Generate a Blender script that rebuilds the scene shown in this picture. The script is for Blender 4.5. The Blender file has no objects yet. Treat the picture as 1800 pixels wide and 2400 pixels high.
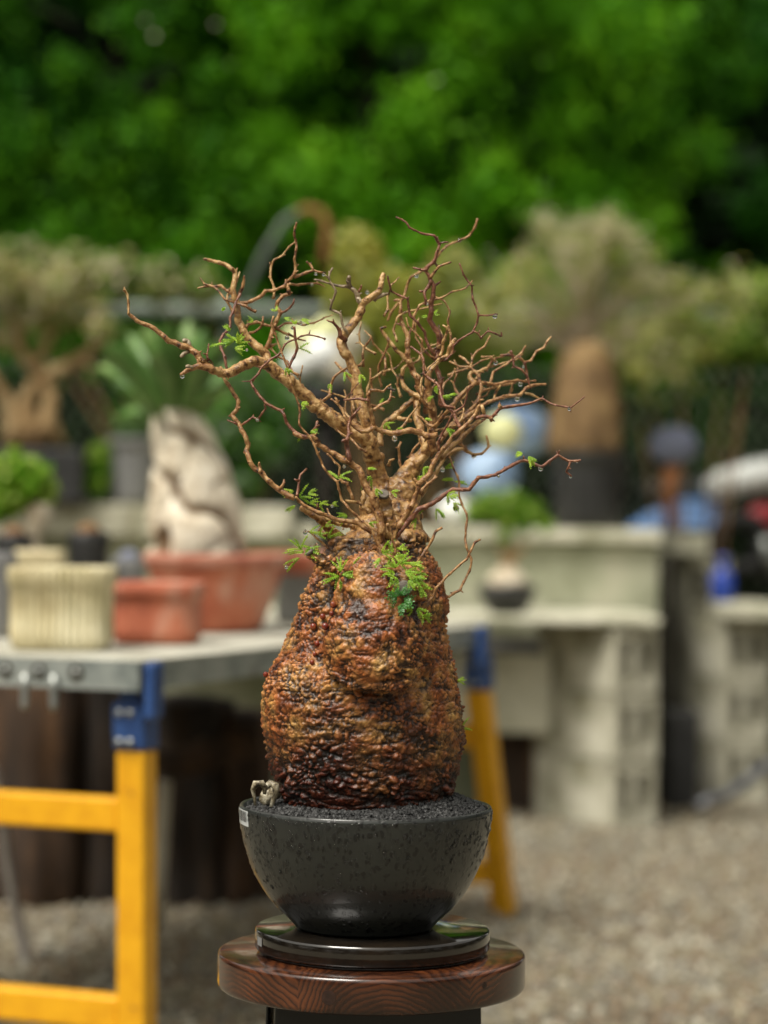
import bpy, bmesh, math, random
import numpy as np
from mathutils import Vector, Matrix, noise, Quaternion
random.seed(7); rng = np.random.default_rng(7)
S = bpy.context.scene
R = math.radians
# ---------------------------------------------------------------- camera
F = 85/36*2400.0
PITCH, ROLL = R(0.25), R(0.7)
CAMLOC = Vector((0, 0, 0.85))
MROT = Matrix.Rotation(R(90)+PITCH, 3, 'X') @ Matrix.Rotation(ROLL, 3, 'Z')
cd = bpy.data.cameras.new('camera'); cam = bpy.data.objects.new('camera', cd)
S.collection.objects.link(cam); S.camera = cam
cam.matrix_world = Matrix.Translation(CAMLOC) @ MROT.to_4x4()
cd.sensor_fit = 'VERTICAL'; cd.sensor_height = 36; cd.sensor_width = 27; cd.lens = 85
cd.clip_start = 0.1; cd.clip_end = 500
cd.dof.use_dof = True; cd.dof.focus_distance = 2.245; cd.dof.aperture_fstop = 3.15
cd.dof.aperture_blades = 0
# ---------------------------------------------------------------- sky, sun, exposure
SUN_EL, SUN_AZ = R(60), R(222)      # azimuth the light comes from, clockwise from +Y
w = bpy.data.worlds.new('World'); S.world = w; w.use_nodes = True
nt = w.node_tree; nt.nodes.clear()
sky = nt.nodes.new('ShaderNodeTexSky'); sky.sky_type = 'NISHITA'; sky.sun_disc = False
sky.sun_elevation = SUN_EL; sky.sun_rotation = SUN_AZ; sky.dust_density = 4; sky.air_density = 1.0
hs = nt.nodes.new('ShaderNodeHueSaturation'); hs.inputs['Saturation'].default_value = 0.12
bg = nt.nodes.new('ShaderNodeBackground'); bg.inputs[1].default_value = 0.09
out = nt.nodes.new('ShaderNodeOutputWorld')
nt.links.new(sky.outputs[0], hs.inputs['Color']); wm = nt.nodes.new('ShaderNodeMix'); wm.data_type = 'RGBA'; wm.blend_type = 'MULTIPLY'; wm.inputs[0].default_value = 1; wm.inputs[7].default_value = (1, .965, .85, 1)
nt.links.new(hs.outputs[0], wm.inputs[6]); nt.links.new(wm.outputs[2], bg.inputs[0]); nt.links.new(bg.outputs[0], out.inputs[0])
sl = bpy.data.lights.new('sun', 'SUN'); sl.energy = 1.5; sl.angle = R(24); sl.color = (1, .95, .87)
so = bpy.data.objects.new('sun', sl); S.collection.objects.link(so)
sd = Vector((math.sin(SUN_AZ)*math.cos(SUN_EL), math.cos(SUN_AZ)*math.cos(SUN_EL), math.sin(SUN_EL)))
so.rotation_euler = sd.to_track_quat('Z', 'Y').to_euler()
S.view_settings.view_transform = 'Standard'; S.view_settings.look = 'None'
S.view_settings.exposure = 1.12; S.view_settings.gamma = 1
S.render.engine = 'CYCLES'
try: S.cycles.max_bounces = 8; S.cycles.transparent_max_bounces = 8
except Exception: pass

def W(px, py, D):
    """world point seen at pixel (px,py) of the 1800x2400 photograph, D metres away"""
    return CAMLOC + MROT @ Vector(((px-900)/F*D, -(py-1200)/F*D, -D))
def PX(n, D): return n*D/F
# ---------------------------------------------------------------- object helpers
def put(o, label=None, cat=None, group=None, kind=None):
    if label: o['label'] = label
    if cat: o['category'] = cat
    if group: o['group'] = group
    if kind: o['kind'] = kind
    return o
def thing(name, loc, label, cat, group=None, rz=0):
    o = bpy.data.objects.new(name, None); S.collection.objects.link(o)
    o.location = loc; o.rotation_euler = (0, 0, rz); o.empty_display_size = .05
    return put(o, label, cat, group)
def rootloc(o):
    v = Vector((0, 0, 0))
    while o is not None: v += o.location; o = o.parent
    return v
class MB:
    def __init__(s): s.v = []; s.f = []; s.m = []; s.a = []
    def add(s, v, f, mi=0):
        b = len(s.v); s.v.extend([tuple(p) for p in v]); s.f.extend([tuple(i+b for i in q) for q in f]); s.m.extend([mi]*len(f)); return s
    def box(s, lo, hi, M=None, mi=0):
        x0, y0, z0 = lo; x1, y1, z1 = hi
        v = [Vector(p) for p in ((x0,y0,z0),(x1,y0,z0),(x1,y1,z0),(x0,y1,z0),(x0,y0,z1),(x1,y0,z1),(x1,y1,z1),(x0,y1,z1))]
        if M is not None: v = [M @ p for p in v]
        return s.add(v, [(3,2,1,0),(4,5,6,7),(0,1,5,4),(1,2,6,5),(2,3,7,6),(3,0,4,7)], mi)
    def tube(s, pts, rad, n=8, cap=True, mi=0, jit=0):
        pts = [Vector(p) for p in pts]
        if not hasattr(rad, '__len__'): rad = [rad]*len(pts)
        rings = []; up = None
        for i, p in enumerate(pts):
            t = (pts[min(i+1, len(pts)-1)]-pts[max(i-1, 0)])
            if t.length < 1e-9: t = Vector((0, 0, 1))
            t.normalize()
            if up is None: up = t.orthogonal().normalized()
            up = (up - t*up.dot(t))
            if up.length < 1e-6: up = t.orthogonal()
            up.normalize(); sd_ = t.cross(up)
            r = []
            for k in range(n):
                a = 2*math.pi*k/n; rr = rad[i]*(1+(random.uniform(-jit, jit) if jit else 0))
                r.append(p+(up*math.cos(a)+sd_*math.sin(a))*rr)
            rings.append(r)
        v = [q for r in rings for q in r]; f = []
        for i in range(len(rings)-1):
            for k in range(n):
                f.append((i*n+k, i*n+(k+1) % n, (i+1)*n+(k+1) % n, (i+1)*n+k))
        if cap: f.append(tuple(range(n))[::-1]); f.append(tuple((len(rings)-1)*n+k for k in range(n)))
        return s.add(v, f, mi)
    def lathe(s, prof, c=(0,0,0), n=64, mi=0, sx=1, sy=1, wob=None, sq=0):
        """prof: list of (r,z). open ends are closed with fans when r==0"""
        v = []; f = []
        for (r, z) in prof:
            for k in range(n):
                a = 2*math.pi*k/n; rr = r*(wob(a, z) if wob else 1)
                ca, sa = math.cos(a), math.sin(a)
                if sq: q = (abs(ca)**sq+abs(sa)**sq)**(-1/sq); rr *= q
                v.append((c[0]+ca*rr*sx, c[1]+sa*rr*sy, c[2]+z))
        for i in range(len(prof)-1):
            for k in range(n): f.append((i*n+k, i*n+(k+1) % n, (i+1)*n+(k+1) % n, (i+1)*n+k))
        f.append(tuple(range(n))[::-1]); f.append(tuple((len(prof)-1)*n+k for k in range(n)))
        return s.add(v, f, mi)
    def ico(s, c, r, sub=1, sc=(1,1,1), jit=0, rot=None, mi=0):
        key = sub
        if key not in ICO:
            bm = bmesh.new(); bmesh.ops.create_icosphere(bm, subdivisions=sub, radius=1)
            ICO[key] = ([v.co.copy() for v in bm.verts], [tuple(v.index for v in fc.verts) for fc in bm.faces]); bm.free()
        V, Fc = ICO[key]; out = []
        q = rot if rot else Quaternion()
        for p in V:
            k = 1+random.uniform(-jit, jit)
            pp = q @ Vector((p.x*sc[0]*k, p.y*sc[1]*k, p.z*sc[2]*k))
            out.append(Vector(c)+pp*r)
        return s.add(out, Fc, mi)
    def build(s, name, mats, parent=None, smooth=True, label=None, kind=None, cat=None, loc=None, group=None):
        me = bpy.data.meshes.new(name)
        off = rootloc(parent) if parent else Vector(loc or (0, 0, 0))
        vv = np.array([tuple(p) for p in s.v], dtype=np.float64) - np.array(off)
        me.from_pydata(vv.tolist(), [], s.f)
        if not isinstance(mats, (list, tuple)): mats = [mats]
        for m in mats: me.materials.append(m)
        if len(mats) > 1: me.polygons.foreach_set('material_index', s.m)
        if smooth: me.polygons.foreach_set('use_smooth', [True]*len(me.polygons))
        me.update()
        o = bpy.data.objects.new(name, me); S.collection.objects.link(o)
        if parent: o.parent = parent
        elif loc is not None: o.location = loc
        return put(o, label, cat, group, kind)
ICO = {}
def bevel(o, wd=.004, seg=2):
    m = o.modifiers.new('bevel', 'BEVEL'); m.width = wd; m.segments = seg; m.limit_method = 'ANGLE'; m.angle_limit = R(40)
    return o
def copy_tree(o, parent=None):
    c = o.copy(); S.collection.objects.link(c)
    if parent: c.parent = parent
    for ch in list(o.children): copy_tree(ch, c)
    return c
# ---------------------------------------------------------------- materials
def mat(name, cols, scale=20, rough=.6, bump=.3, bscale=None, metal=0, detail=6, pos=None, coat=0, spec=.5,
        trans=0, bdist=.002, aniso=(1,1,1), sss=0, rvar=0):
    m = bpy.data.materials.new(name); m.use_nodes = True; t = m.node_tree; p = t.nodes['Principled BSDF']
    tc = t.nodes.new('ShaderNodeTexCoord'); mp = t.nodes.new('ShaderNodeMapping'); mp.inputs['Scale'].default_value = aniso
    t.links.new(tc.outputs['Object'], mp.inputs[0])
    n = t.nodes.new('ShaderNodeTexNoise'); n.inputs['Scale'].default_value = scale; n.inputs['Detail'].default_value = detail
    n.inputs['Roughness'].default_value = .65
    t.links.new(mp.outputs[0], n.inputs['Vector'])
    cr = t.nodes.new('ShaderNodeValToRGB'); e = cr.color_ramp.elements
    cols = [c if isinstance(c, (tuple, list)) else (c, c, c) for c in cols]
    if len(cols) == 1: cols = cols*2
    if pos is None: pos = [.32+.36*i/(len(cols)-1) for i in range(len(cols))]
    e[0].position = pos[0]; e[0].color = (*cols[0], 1); e[1].position = pos[-1]; e[1].color = (*cols[-1], 1)
    for c, q in zip(cols[1:-1], pos[1:-1]): x = e.new(q); x.color = (*c, 1)
    t.links.new(n.outputs[0], cr.inputs[0]); t.links.new(cr.outputs[0], p.inputs['Base Color'])
    p.inputs['Roughness'].default_value = rough; p.inputs['Metallic'].default_value = metal
    p.inputs['Coat Weight'].default_value = coat; p.inputs['Coat Roughness'].default_value = .08
    p.inputs['Specular IOR Level'].default_value = spec
    if trans:
        tr = t.nodes.new('ShaderNodeBsdfTranslucent'); mx = t.nodes.new('ShaderNodeMixShader'); mx.inputs[0].default_value = trans
        t.links.new(cr.outputs[0], tr.inputs[0]); t.links.new(p.outputs[0], mx.inputs[1]); t.links.new(tr.outputs[0], mx.inputs[2])
        t.links.new(mx.outputs[0], t.nodes['Material Output'].inputs[0])
    if bump:
        b = t.nodes.new('ShaderNodeBump'); b.inputs['Strength'].default_value = bump; b.inputs['Distance'].default_value = bdist
        n2 = t.nodes.new('ShaderNodeTexNoise'); n2.inputs['Scale'].default_value = bscale or scale*3; n2.inputs['Detail'].default_value = 8
        t.links.new(mp.outputs[0], n2.inputs['Vector'])
        t.links.new(n2.outputs[0], b.inputs['Height']); t.links.new(b.outputs[0], p.inputs['Normal'])
    return m
M = {}
M['concrete'] = mat('concrete', [(.22,.205,.14),(.48,.46,.36),(.64,.62,.51)], 9, .9, .5, 90)
M['concrete_pale'] = mat('concrete_pale', [(.34,.33,.24),(.58,.56,.44),(.66,.64,.52)], 7, .85, .4, 90)
M['concrete_green'] = mat('concrete_green', [(.20,.21,.13),(.33,.34,.24),(.46,.45,.34)], 6, .9, .4, 70)
M['slot'] = mat('slot', [(.03,.027,.02),(.06,.053,.04)], 20, .95, .3)
M['ground'] = mat('ground', [(.07,.06,.04),(.17,.15,.105),(.26,.235,.175)], 38, .85, 1, 60, bdist=.02)
M['yellow'] = mat('yellow_paint', [(.16,.10,.04),(.72,.33,.008),(.84,.42,.012)], 26, .38, .2, 60, pos=[.30,.345,.6])
M['blue'] = mat('blue_paint', [(.05,.04,.035),(.016,.045,.15),(.03,.08,.24)], 34, .4, .2, pos=[.30,.35,.6])
M['steel'] = mat('galvanised', [(.20,.23,.22),(.33,.36,.34),(.44,.46,.43)], 16, .42, .25, 60, metal=.45)
M['deck'] = mat('weathered_deck', [(.32,.31,.25),(.44,.43,.36),(.54,.53,.46)], 12, .7, .3, 60)
M['bolt'] = mat('bolt', [(.28,.30,.29),(.42,.43,.40)], 40, .35, .05, metal=.7)
M['terra'] = mat('terracotta', [(.24,.055,.027),(.40,.11,.055),(.50,.18,.10)], 9, .8, .35, 60)
M['terra_pale'] = mat('terracotta_rim', [(.34,.10,.06),(.44,.18,.12),(.56,.34,.27)], 14, .85, .35, 60)
M['cream'] = mat('cream_glaze', [(.42,.34,.18),(.60,.53,.33),(.72,.67,.48)], 8, .5, .2, 40)
M['black'] = mat('black_plastic', [.012,.025], 12, .5, .1)
M['grey_pot'] = mat('grey_plastic', [(.16,.16,.16),(.24,.24,.23)], 10, .6, .1)
M['darkwood'] = mat('old_wood', [(.008,.006,.004),(.04,.021,.010),(.12,.06,.025)], 5, .85, .6, 40, aniso=(3,3,.5), bdist=.008)
M['darkwood2'] = mat('rotten_wood', [(.004,.0035,.003),(.016,.010,.006),(.05,.028,.013)], 5, .85, .6, 40, aniso=(3,3,.5), bdist=.008)
M['stool_black'] = mat('black_lacquer', [.006,.014], 10, .35, .05)
M['soil'] = mat('black_soil', [(.006,.006,.006),(.020,.020,.020),(.045,.045,.044)], 160, .55, .4, 600, bdist=.001)
M['turntable'] = mat('black_gloss', [(.006,.005,.004),(.016,.011,.007)], 30, .10, .05, 200, coat=.8)
M['leafspring'] = mat('young_leaf', [(.18,.38,.015),(.34,.55,.03),(.52,.68,.06)], 90, .35, 0, trans=.35)
M['leafdark'] = mat('small_leaf', [(.04,.17,.03),(.08,.28,.04)], 90, .3, 0, trans=.3)
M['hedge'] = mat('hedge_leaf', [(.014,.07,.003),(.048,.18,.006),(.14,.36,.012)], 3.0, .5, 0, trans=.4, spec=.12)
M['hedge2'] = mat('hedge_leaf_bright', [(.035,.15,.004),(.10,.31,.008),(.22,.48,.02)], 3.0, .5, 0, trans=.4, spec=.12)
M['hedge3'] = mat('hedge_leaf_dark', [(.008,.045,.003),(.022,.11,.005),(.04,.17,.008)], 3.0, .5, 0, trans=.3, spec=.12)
M['woods'] = mat('woods_leaf', [(.004,.012,.003),(.008,.026,.004)], 3.0, .7, 0, trans=.2, spec=.08)
M['olive'] = mat('olive_leaf', [(.16,.24,.03),(.31,.36,.08),(.46,.48,.18)], 5, .5, 0, trans=.3)
M['yellowleaf'] = mat('yellow_leaf', [(.20,.26,.02),(.36,.36,.04),(.48,.42,.06)], 5, .5, 0, trans=.3)
M['twigpink'] = mat('pale_twig', [(.28,.23,.15),(.50,.42,.29),(.66,.57,.45)], 12, .7, 0)
M['strap'] = mat('strap_leaf', [(.05,.13,.02),(.12,.24,.05),(.30,.42,.14)], 7, .45, 0, trans=.2)
M['lime'] = mat('lime_leaf', [(.14,.30,.01),(.28,.45,.03),(.48,.58,.12)], 14, .5, 0, trans=.3)
M['pale_trunk'] = mat('pale_trunk', [(.16,.09,.045),(.50,.42,.30),(.72,.66,.54)], 16, .75, .5, 60, aniso=(1,1,.6), pos=[.30,.42,.66])
M['brown_trunk'] = mat('brown_trunk', [(.06,.03,.012),(.17,.085,.03),(.30,.18,.07)], 9, .8, .5, 50)
M['tan_trunk'] = mat('tan_trunk', [(.10,.055,.02),(.30,.19,.08),(.50,.37,.2)], 7, .8, .5, 50)
M['olive_trunk'] = mat('olive_trunk', [(.05,.03,.012),(.17,.10,.04),(.32,.21,.09)], 9, .85, .6, 50)
M['white'] = mat('white_plastic', [(.74,.76,.74),(.86,.88,.86)], 6, .45, .1)
M['bluewhite'] = mat('pale_blue', [(.12,.22,.48),(.42,.58,.82),(.70,.78,.85)], 4, .4, .1)
M['bluesheet'] = mat('blue_sheet', [(.10,.20,.42),(.22,.36,.66)], 8, .45, .4, 20, bdist=.01)
M['bluedeep'] = mat('deep_blue', [(.015,.04,.28),(.03,.08,.42)], 8, .35, .1)
M['palewyellow'] = mat('pale_yellow', [(.60,.62,.30),(.74,.74,.42)], 8, .5, .1)
M['greyblue'] = mat('grey_blue', [(.12,.135,.20),(.20,.22,.31)], 9, .6, .2)
M['red'] = mat('red_plastic', [(.28,.012,.02),(.38,.02,.03)], 8, .4, .1)
M['rubber'] = mat('rubber', [.012,.03], 30, .7, .3)
M['hosegrey'] = mat('grey_hose', [(.20,.18,.16),(.30,.27,.24)], 20, .6, .1)
M['darkhose'] = mat('dark_hose', [(.07,.075,.09),(.13,.135,.15)], 20, .4, .1)
M['wire'] = mat('wire', [(.26,.32,.22),(.38,.43,.33)], 20, .5, 0, metal=.3)
M['rail'] = mat('rail', [(.09,.11,.09),(.15,.18,.14)], 8, .55, .1, metal=.2)
M['rust'] = mat('rust', [(.20,.07,.02),(.34,.14,.05)], 14, .8, .3)
M['husk'] = mat('husk', [(.03,.022,.015),(.22,.18,.11),(.58,.53,.40)], 130, .5, .5, 300, pos=[.36,.46,.62], bdist=.001)
M['sticker'] = mat('sticker', [(.50,.52,.52),(.58,.6,.6)], 30, .5, 0)
M['ink'] = mat('ink', [.02,.03], 30, .6, 0)
M['palebeige'] = mat('pale_beige', [(.55,.50,.38),(.72,.68,.56)], 8, .5, 0, trans=.3)
M['knot'] = mat('knot', [(.012,.006,.004),(.035,.014,.008)], 150, .4, .3)

def glassmat(name, rough=0.0):
    m = bpy.data.materials.new(name); m.use_nodes = True; p = m.node_tree.nodes['Principled BSDF']
    p.inputs['Transmission Weight'].default_value = 1; p.inputs['IOR'].default_value = 1.33; p.inputs['Roughness'].default_value = rough
    p.inputs['Base Color'].default_value = (1, 1, 1, 1)
    return m
M['water'] = glassmat('water')

def stain(m, col, scale, lo=.52, hi=.62, fac=.7):
    t = m.node_tree; p = t.nodes['Principled BSDF']; src = p.inputs['Base Color'].links[0].from_socket
    tc = t.nodes.new('ShaderNodeTexCoord'); mp = t.nodes.new('ShaderNodeMapping'); mp.inputs['Scale'].default_value = (1, 1, .45); n = t.nodes.new('ShaderNodeTexNoise'); n.inputs['Scale'].default_value = scale; n.inputs['Detail'].default_value = 7
    r = t.nodes.new('ShaderNodeValToRGB'); e = r.color_ramp.elements; e[0].position = lo; e[0].color = (0,0,0,1); e[1].position = hi; e[1].color = (fac,fac,fac,1)
    t.links.new(tc.outputs['Object'], mp.inputs[0]); t.links.new(mp.outputs[0], n.inputs['Vector']); t.links.new(n.outputs[0], r.inputs[0])
    mx = t.nodes.new('ShaderNodeMix'); mx.data_type = 'RGBA'; t.links.new(r.outputs[0], mx.inputs[0]); t.links.new(src, mx.inputs[6]); mx.inputs[7].default_value = (*col, 1); t.links.new(mx.outputs[2], p.inputs['Base Color'])
stain(M['concrete'], (.20,.19,.11), 5); stain(M['concrete_pale'], (.26,.26,.16), 4); stain(M['concrete_green'], (.16,.18,.09), 3); stain(M['terra'], (.55,.36,.27), 12, .56, .66, .6); stain(M['steel'], (.10,.09,.07), 14, .55, .68, .6); stain(M['deck'], (.22,.19,.13), 6); stain(M['cream'], (.34,.30,.14), 14, .54, .66, .5)

def bark_mat(name, lo, mid, hi, blk=.40, rough=.38, sc=60):
    m = mat(name, [tuple(c*.22 for c in lo), lo, mid, hi], sc, rough, .9, sc*3.3, pos=[blk-.06, blk, .52, .68], bdist=.0012, detail=8)
    return m
M['bark_tan'] = bark_mat('bark_tan', (.19,.085,.025), (.42,.24,.085), (.62,.42,.19), .42, sc=150)
M['bark_brown'] = bark_mat('bark_brown', (.15,.058,.018), (.34,.17,.06), (.56,.35,.15), .41, sc=170)
M['bark_red'] = bark_mat('bark_red', (.095,.032,.016), (.20,.072,.036), (.36,.18,.09), .38, .32, sc=190)
M['bark_grey'] = bark_mat('bark_grey', (.10,.07,.04), (.26,.19,.11), (.40,.33,.22), .42, sc=75)

def caudex_mat():
    m = bpy.data.materials.new('caudex_bark'); m.use_nodes = True; t = m.node_tree; p = t.nodes['Principled BSDF']
    N = t.nodes.new; L = t.links.new
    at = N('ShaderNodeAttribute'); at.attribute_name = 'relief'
    tc = N('ShaderNodeTexCoord')
    n1 = N('ShaderNodeTexNoise'); n1.inputs['Scale'].default_value = 42; n1.inputs['Detail'].default_value = 6
    n2 = N('ShaderNodeTexNoise'); n2.inputs['Scale'].default_value = 130; n2.inputs['Detail'].default_value = 6; n2.inputs['Roughness'].default_value = .7
    L(tc.outputs['Object'], n1.inputs['Vector']); L(tc.outputs['Object'], n2.inputs['Vector'])
    c1 = N('ShaderNodeValToRGB'); e = c1.color_ramp.elements
    e[0].position = .30; e[0].color = (.14,.038,.011, 1); e[1].position = .75; e[1].color = (.60,.38,.13, 1)
    x = e.new(.42); x.color = (.36,.115,.03, 1); x = e.new(.52); x.color = (.42,.18,.055, 1); x = e.new(.61); x.color = (.48,.25,.075,1)
    L(n1.outputs[0], c1.inputs[0])
    c2 = N('ShaderNodeValToRGB'); e = c2.color_ramp.elements
    e[0].position = .36; e[0].color = (.12,.08,.07, 1); e[1].position = .60; e[1].color = (1.15,1.1,1.05, 1)
    L(n2.outputs[0], c2.inputs[0])
    mx = N('ShaderNodeMix'); mx.data_type = 'RGBA'; mx.blend_type = 'MULTIPLY'; mx.inputs[0].default_value = .5
    L(c1.outputs[0], mx.inputs[6]); L(c2.outputs[0], mx.inputs[7])
    c3 = N('ShaderNodeValToRGB'); e = c3.color_ramp.elements     # shade painted into the fissures, light onto the crests, by relief height
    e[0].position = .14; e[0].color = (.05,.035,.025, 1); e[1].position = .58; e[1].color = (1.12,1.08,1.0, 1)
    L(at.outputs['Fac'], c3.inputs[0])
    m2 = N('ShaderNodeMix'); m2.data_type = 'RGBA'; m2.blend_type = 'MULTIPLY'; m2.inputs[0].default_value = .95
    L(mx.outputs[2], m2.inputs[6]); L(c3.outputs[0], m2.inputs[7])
    # wet red brown soil stain around the foot, tan weathered bark at the neck
    a2 = N('ShaderNodeAttribute'); a2.attribute_name = 'stain'
    m3 = N('ShaderNodeMix'); m3.data_type = 'RGBA'; m3.blend_type = 'MULTIPLY'
    L(a2.outputs['Fac'], m3.inputs[0]); L(m2.outputs[2], m3.inputs[6]); m3.inputs[7].default_value = (.20,.10,.085, 1)
    a3 = N('ShaderNodeAttribute'); a3.attribute_name = 'tan'
    m4 = N('ShaderNodeMix'); m4.data_type = 'RGBA'; m4.blend_type = 'MIX'
    m5 = N('ShaderNodeMix'); m5.data_type = 'RGBA'; m5.blend_type = 'MULTIPLY'; m5.inputs[0].default_value = 1
    m5.inputs[0].default_value = .9
    c4 = N('ShaderNodeValToRGB'); e = c4.color_ramp.elements; e[0].position = .38; e[0].color = (.06,.03,.015,1); e[1].position = .66; e[1].color = (.54,.34,.15,1); x = e.new(.46); x.color = (.30,.15,.055,1); x = e.new(.54); x.color = (.43,.25,.09,1)
    L(n2.outputs[0], c4.inputs[0]); L(c4.outputs[0], m5.inputs[6]); L(c3.outputs[0], m5.inputs[7])
    L(a3.outputs['Fac'], m4.inputs[0]); L(m3.outputs[2], m4.inputs[6]); L(m5.outputs[2], m4.inputs[7])
    L(m4.outputs[2], p.inputs['Base Color'])
    b = N('ShaderNodeBump'); b.inputs['Strength'].default_value = .8; b.inputs['Distance'].default_value = .0012
    n3 = N('ShaderNodeTexNoise'); n3.inputs['Scale'].default_value = 420; n3.inputs['Detail'].default_value = 6
    L(tc.outputs['Object'], n3.inputs['Vector']); L(n3.outputs[0], b.inputs['Height']); L(b.outputs[0], p.inputs['Normal'])
    p.inputs['Roughness'].default_value = .36; p.inputs['Specular IOR Level'].default_value = .5
    return m
M['caudex'] = caudex_mat()

def pot_mat():
    m = bpy.data.materials.new('charcoal_glaze'); m.use_nodes = True; t = m.node_tree; p = t.nodes['Principled BSDF']
    N = t.nodes.new; L = t.links.new
    tc = N('ShaderNodeTexCoord'); mp = N('ShaderNodeMapping'); mp.inputs['Scale'].default_value = (1, 1, .75)
    L(tc.outputs['Object'], mp.inputs[0])
    v = N('ShaderNodeTexVoronoi'); v.inputs['Scale'].default_value = 190; v.inputs['Randomness'].default_value = 1
    nz = N('ShaderNodeTexNoise'); nz.inputs['Scale'].default_value = 70; nz.inputs['Detail'].default_value = 3
    L(mp.outputs[0], nz.inputs['Vector'])
    ad = N('ShaderNodeMix'); ad.data_type = 'RGBA'; ad.blend_type = 'LINEAR_LIGHT'; ad.inputs[0].default_value = .005
    L(mp.outputs[0], ad.inputs[6]); L(nz.outputs[1], ad.inputs[7]); L(ad.outputs[2], v.inputs['Vector'])
    sp = N('ShaderNodeValToRGB'); e = sp.color_ramp.elements; e[0].position = .34; e[0].color = (1,1,1,1); e[1].position = .46; e[1].color = (0,0,0,1)
    L(v.outputs['Distance'], sp.inputs[0])
    sw = N('ShaderNodeSeparateColor'); L(v.outputs['Color'], sw.inputs[0])
    g = N('ShaderNodeMath'); g.operation = 'GREATER_THAN'; g.inputs[1].default_value = .35; L(sw.outputs[0], g.inputs[0])
    mu = N('ShaderNodeMath'); mu.operation = 'MULTIPLY'; L(sp.outputs[0], mu.inputs[0]); L(g.outputs[0], mu.inputs[1])
    n2 = N('ShaderNodeTexNoise'); n2.inputs['Scale'].default_value = 9; n2.inputs['Detail'].default_value = 4; L(tc.outputs['Object'], n2.inputs['Vector'])
    cr = N('ShaderNodeValToRGB'); e = cr.color_ramp.elements; e[0].position = .3; e[0].color = (.011,.0125,.011,1); e[1].position = .7; e[1].color = (.021,.023,.020,1)
    L(n2.outputs[0], cr.inputs[0])
    mx = N('ShaderNodeMix'); mx.data_type = 'RGBA'; L(mu.outputs[0], mx.inputs[0]); L(cr.outputs[0], mx.inputs[6]); mx.inputs[7].default_value = (.004,.004,.004,1)  # dark spots in the glaze colour imitate dark reflections in rain drops
    L(mx.outputs[2], p.inputs['Base Color'])
    b = N('ShaderNodeBump'); b.inputs['Strength'].default_value = .5; b.inputs['Distance'].default_value = .0006; L(mu.outputs[0], b.inputs['Height']); L(b.outputs[0], p.inputs['Normal'])
    p.inputs['Roughness'].default_value = .34; p.inputs['Coat Weight'].default_value = .4; p.inputs['Coat Roughness'].default_value = .05
    return m
M['pot'] = pot_mat()

def wood_mat(name, center, scale, c0, c1, c2, rough=.22):
    m = bpy.data.materials.new(name); m.use_nodes = True; t = m.node_tree; p = t.nodes['Principled BSDF']
    N = t.nodes.new; L = t.links.new
    tc = N('ShaderNodeTexCoord'); sx = N('ShaderNodeSeparateXYZ'); L(tc.outputs['Object'], sx.inputs[0])
    def mt(op, a, b=None, c=None):
        q = N('ShaderNodeMath'); q.operation = op
        for i, k in enumerate((a, b, c)):
            if k is None: continue
            if isinstance(k, (int, float)): q.inputs[i].default_value = k
            else: L(k, q.inputs[i])
        return q.outputs[0]
    n0 = N('ShaderNodeTexNoise'); n0.inputs['Scale'].default_value = 8; n0.inputs['Detail'].default_value = 5
    L(tc.outputs['Object'], n0.inputs['Vector'])
    # three glued boards, each with rings about a pith of its own
    fl = mt('FLOOR', mt('MULTIPLY_ADD', sx.outputs[0], 1/.155, .42))
    cx = mt('MULTIPLY_ADD', fl, .155, .02)
    zc = mt('MULTIPLY_ADD', mt('PINGPONG', fl, 1.0), -.03, -.075)
    dx = mt('SUBTRACT', sx.outputs[0], cx); dz = mt('SUBTRACT', sx.outputs[2], zc)
    dy = mt('MULTIPLY', sx.outputs[1], .10)
    r = mt('SQRT', mt('ADD', mt('MULTIPLY', dx, dx), mt('MULTIPLY', mt('ADD', dz, dy), mt('ADD', dz, dy))))
    ph = mt('ADD', mt('MULTIPLY', r, scale), mt('MULTIPLY', n0.outputs[0], 8.5))
    fr = mt('FRACT', ph)
    rp = N('ShaderNodeValToRGB'); e = rp.color_ramp.elements
    e[0].position = 0; e[0].color = (*c1, 1); e[1].position = .96; e[1].color = (*c1, 1)
    x = e.new(.5); x.color = (*c2, 1); x = e.new(.78); x.color = (*c1, 1); x = e.new(.87); x.color = (*c0, 1)
    L(fr, rp.inputs[0])
    n2 = N('ShaderNodeTexNoise'); n2.inputs['Scale'].default_value = 12; n2.inputs['Detail'].default_value = 8; L(tc.outputs['Object'], n2.inputs['Vector'])
    r2 = N('ShaderNodeValToRGB'); e = r2.color_ramp.elements; e[0].position = .38; e[0].color = (.30,.28,.27,1); e[1].position = .60; e[1].color = (1.1,1.05,1,1)
    L(n2.outputs[0], r2.inputs[0])
    mx = N('ShaderNodeMix'); mx.data_type = 'RGBA'; mx.blend_type = 'MULTIPLY'; mx.inputs[0].default_value = 1
    L(rp.outputs[0], mx.inputs[6]); L(r2.outputs[0], mx.inputs[7]); L(mx.outputs[2], p.inputs['Base Color'])
    b = N('ShaderNodeBump'); b.inputs['Strength'].default_value = .6; b.inputs['Distance'].default_value = .0008
    L(rp.outputs[0], b.inputs['Height']); L(b.outputs[0], p.inputs['Normal'])
    p.inputs['Roughness'].default_value = rough; p.inputs['Coat Weight'].default_value = .5; p.inputs['Coat Roughness'].default_value = .06
    return m
M['stoolwood'] = wood_mat('stained_pine', (0, -.1), 190, (.016,.006,.004), (.062,.020,.009), (.13,.041,.014))

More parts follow.
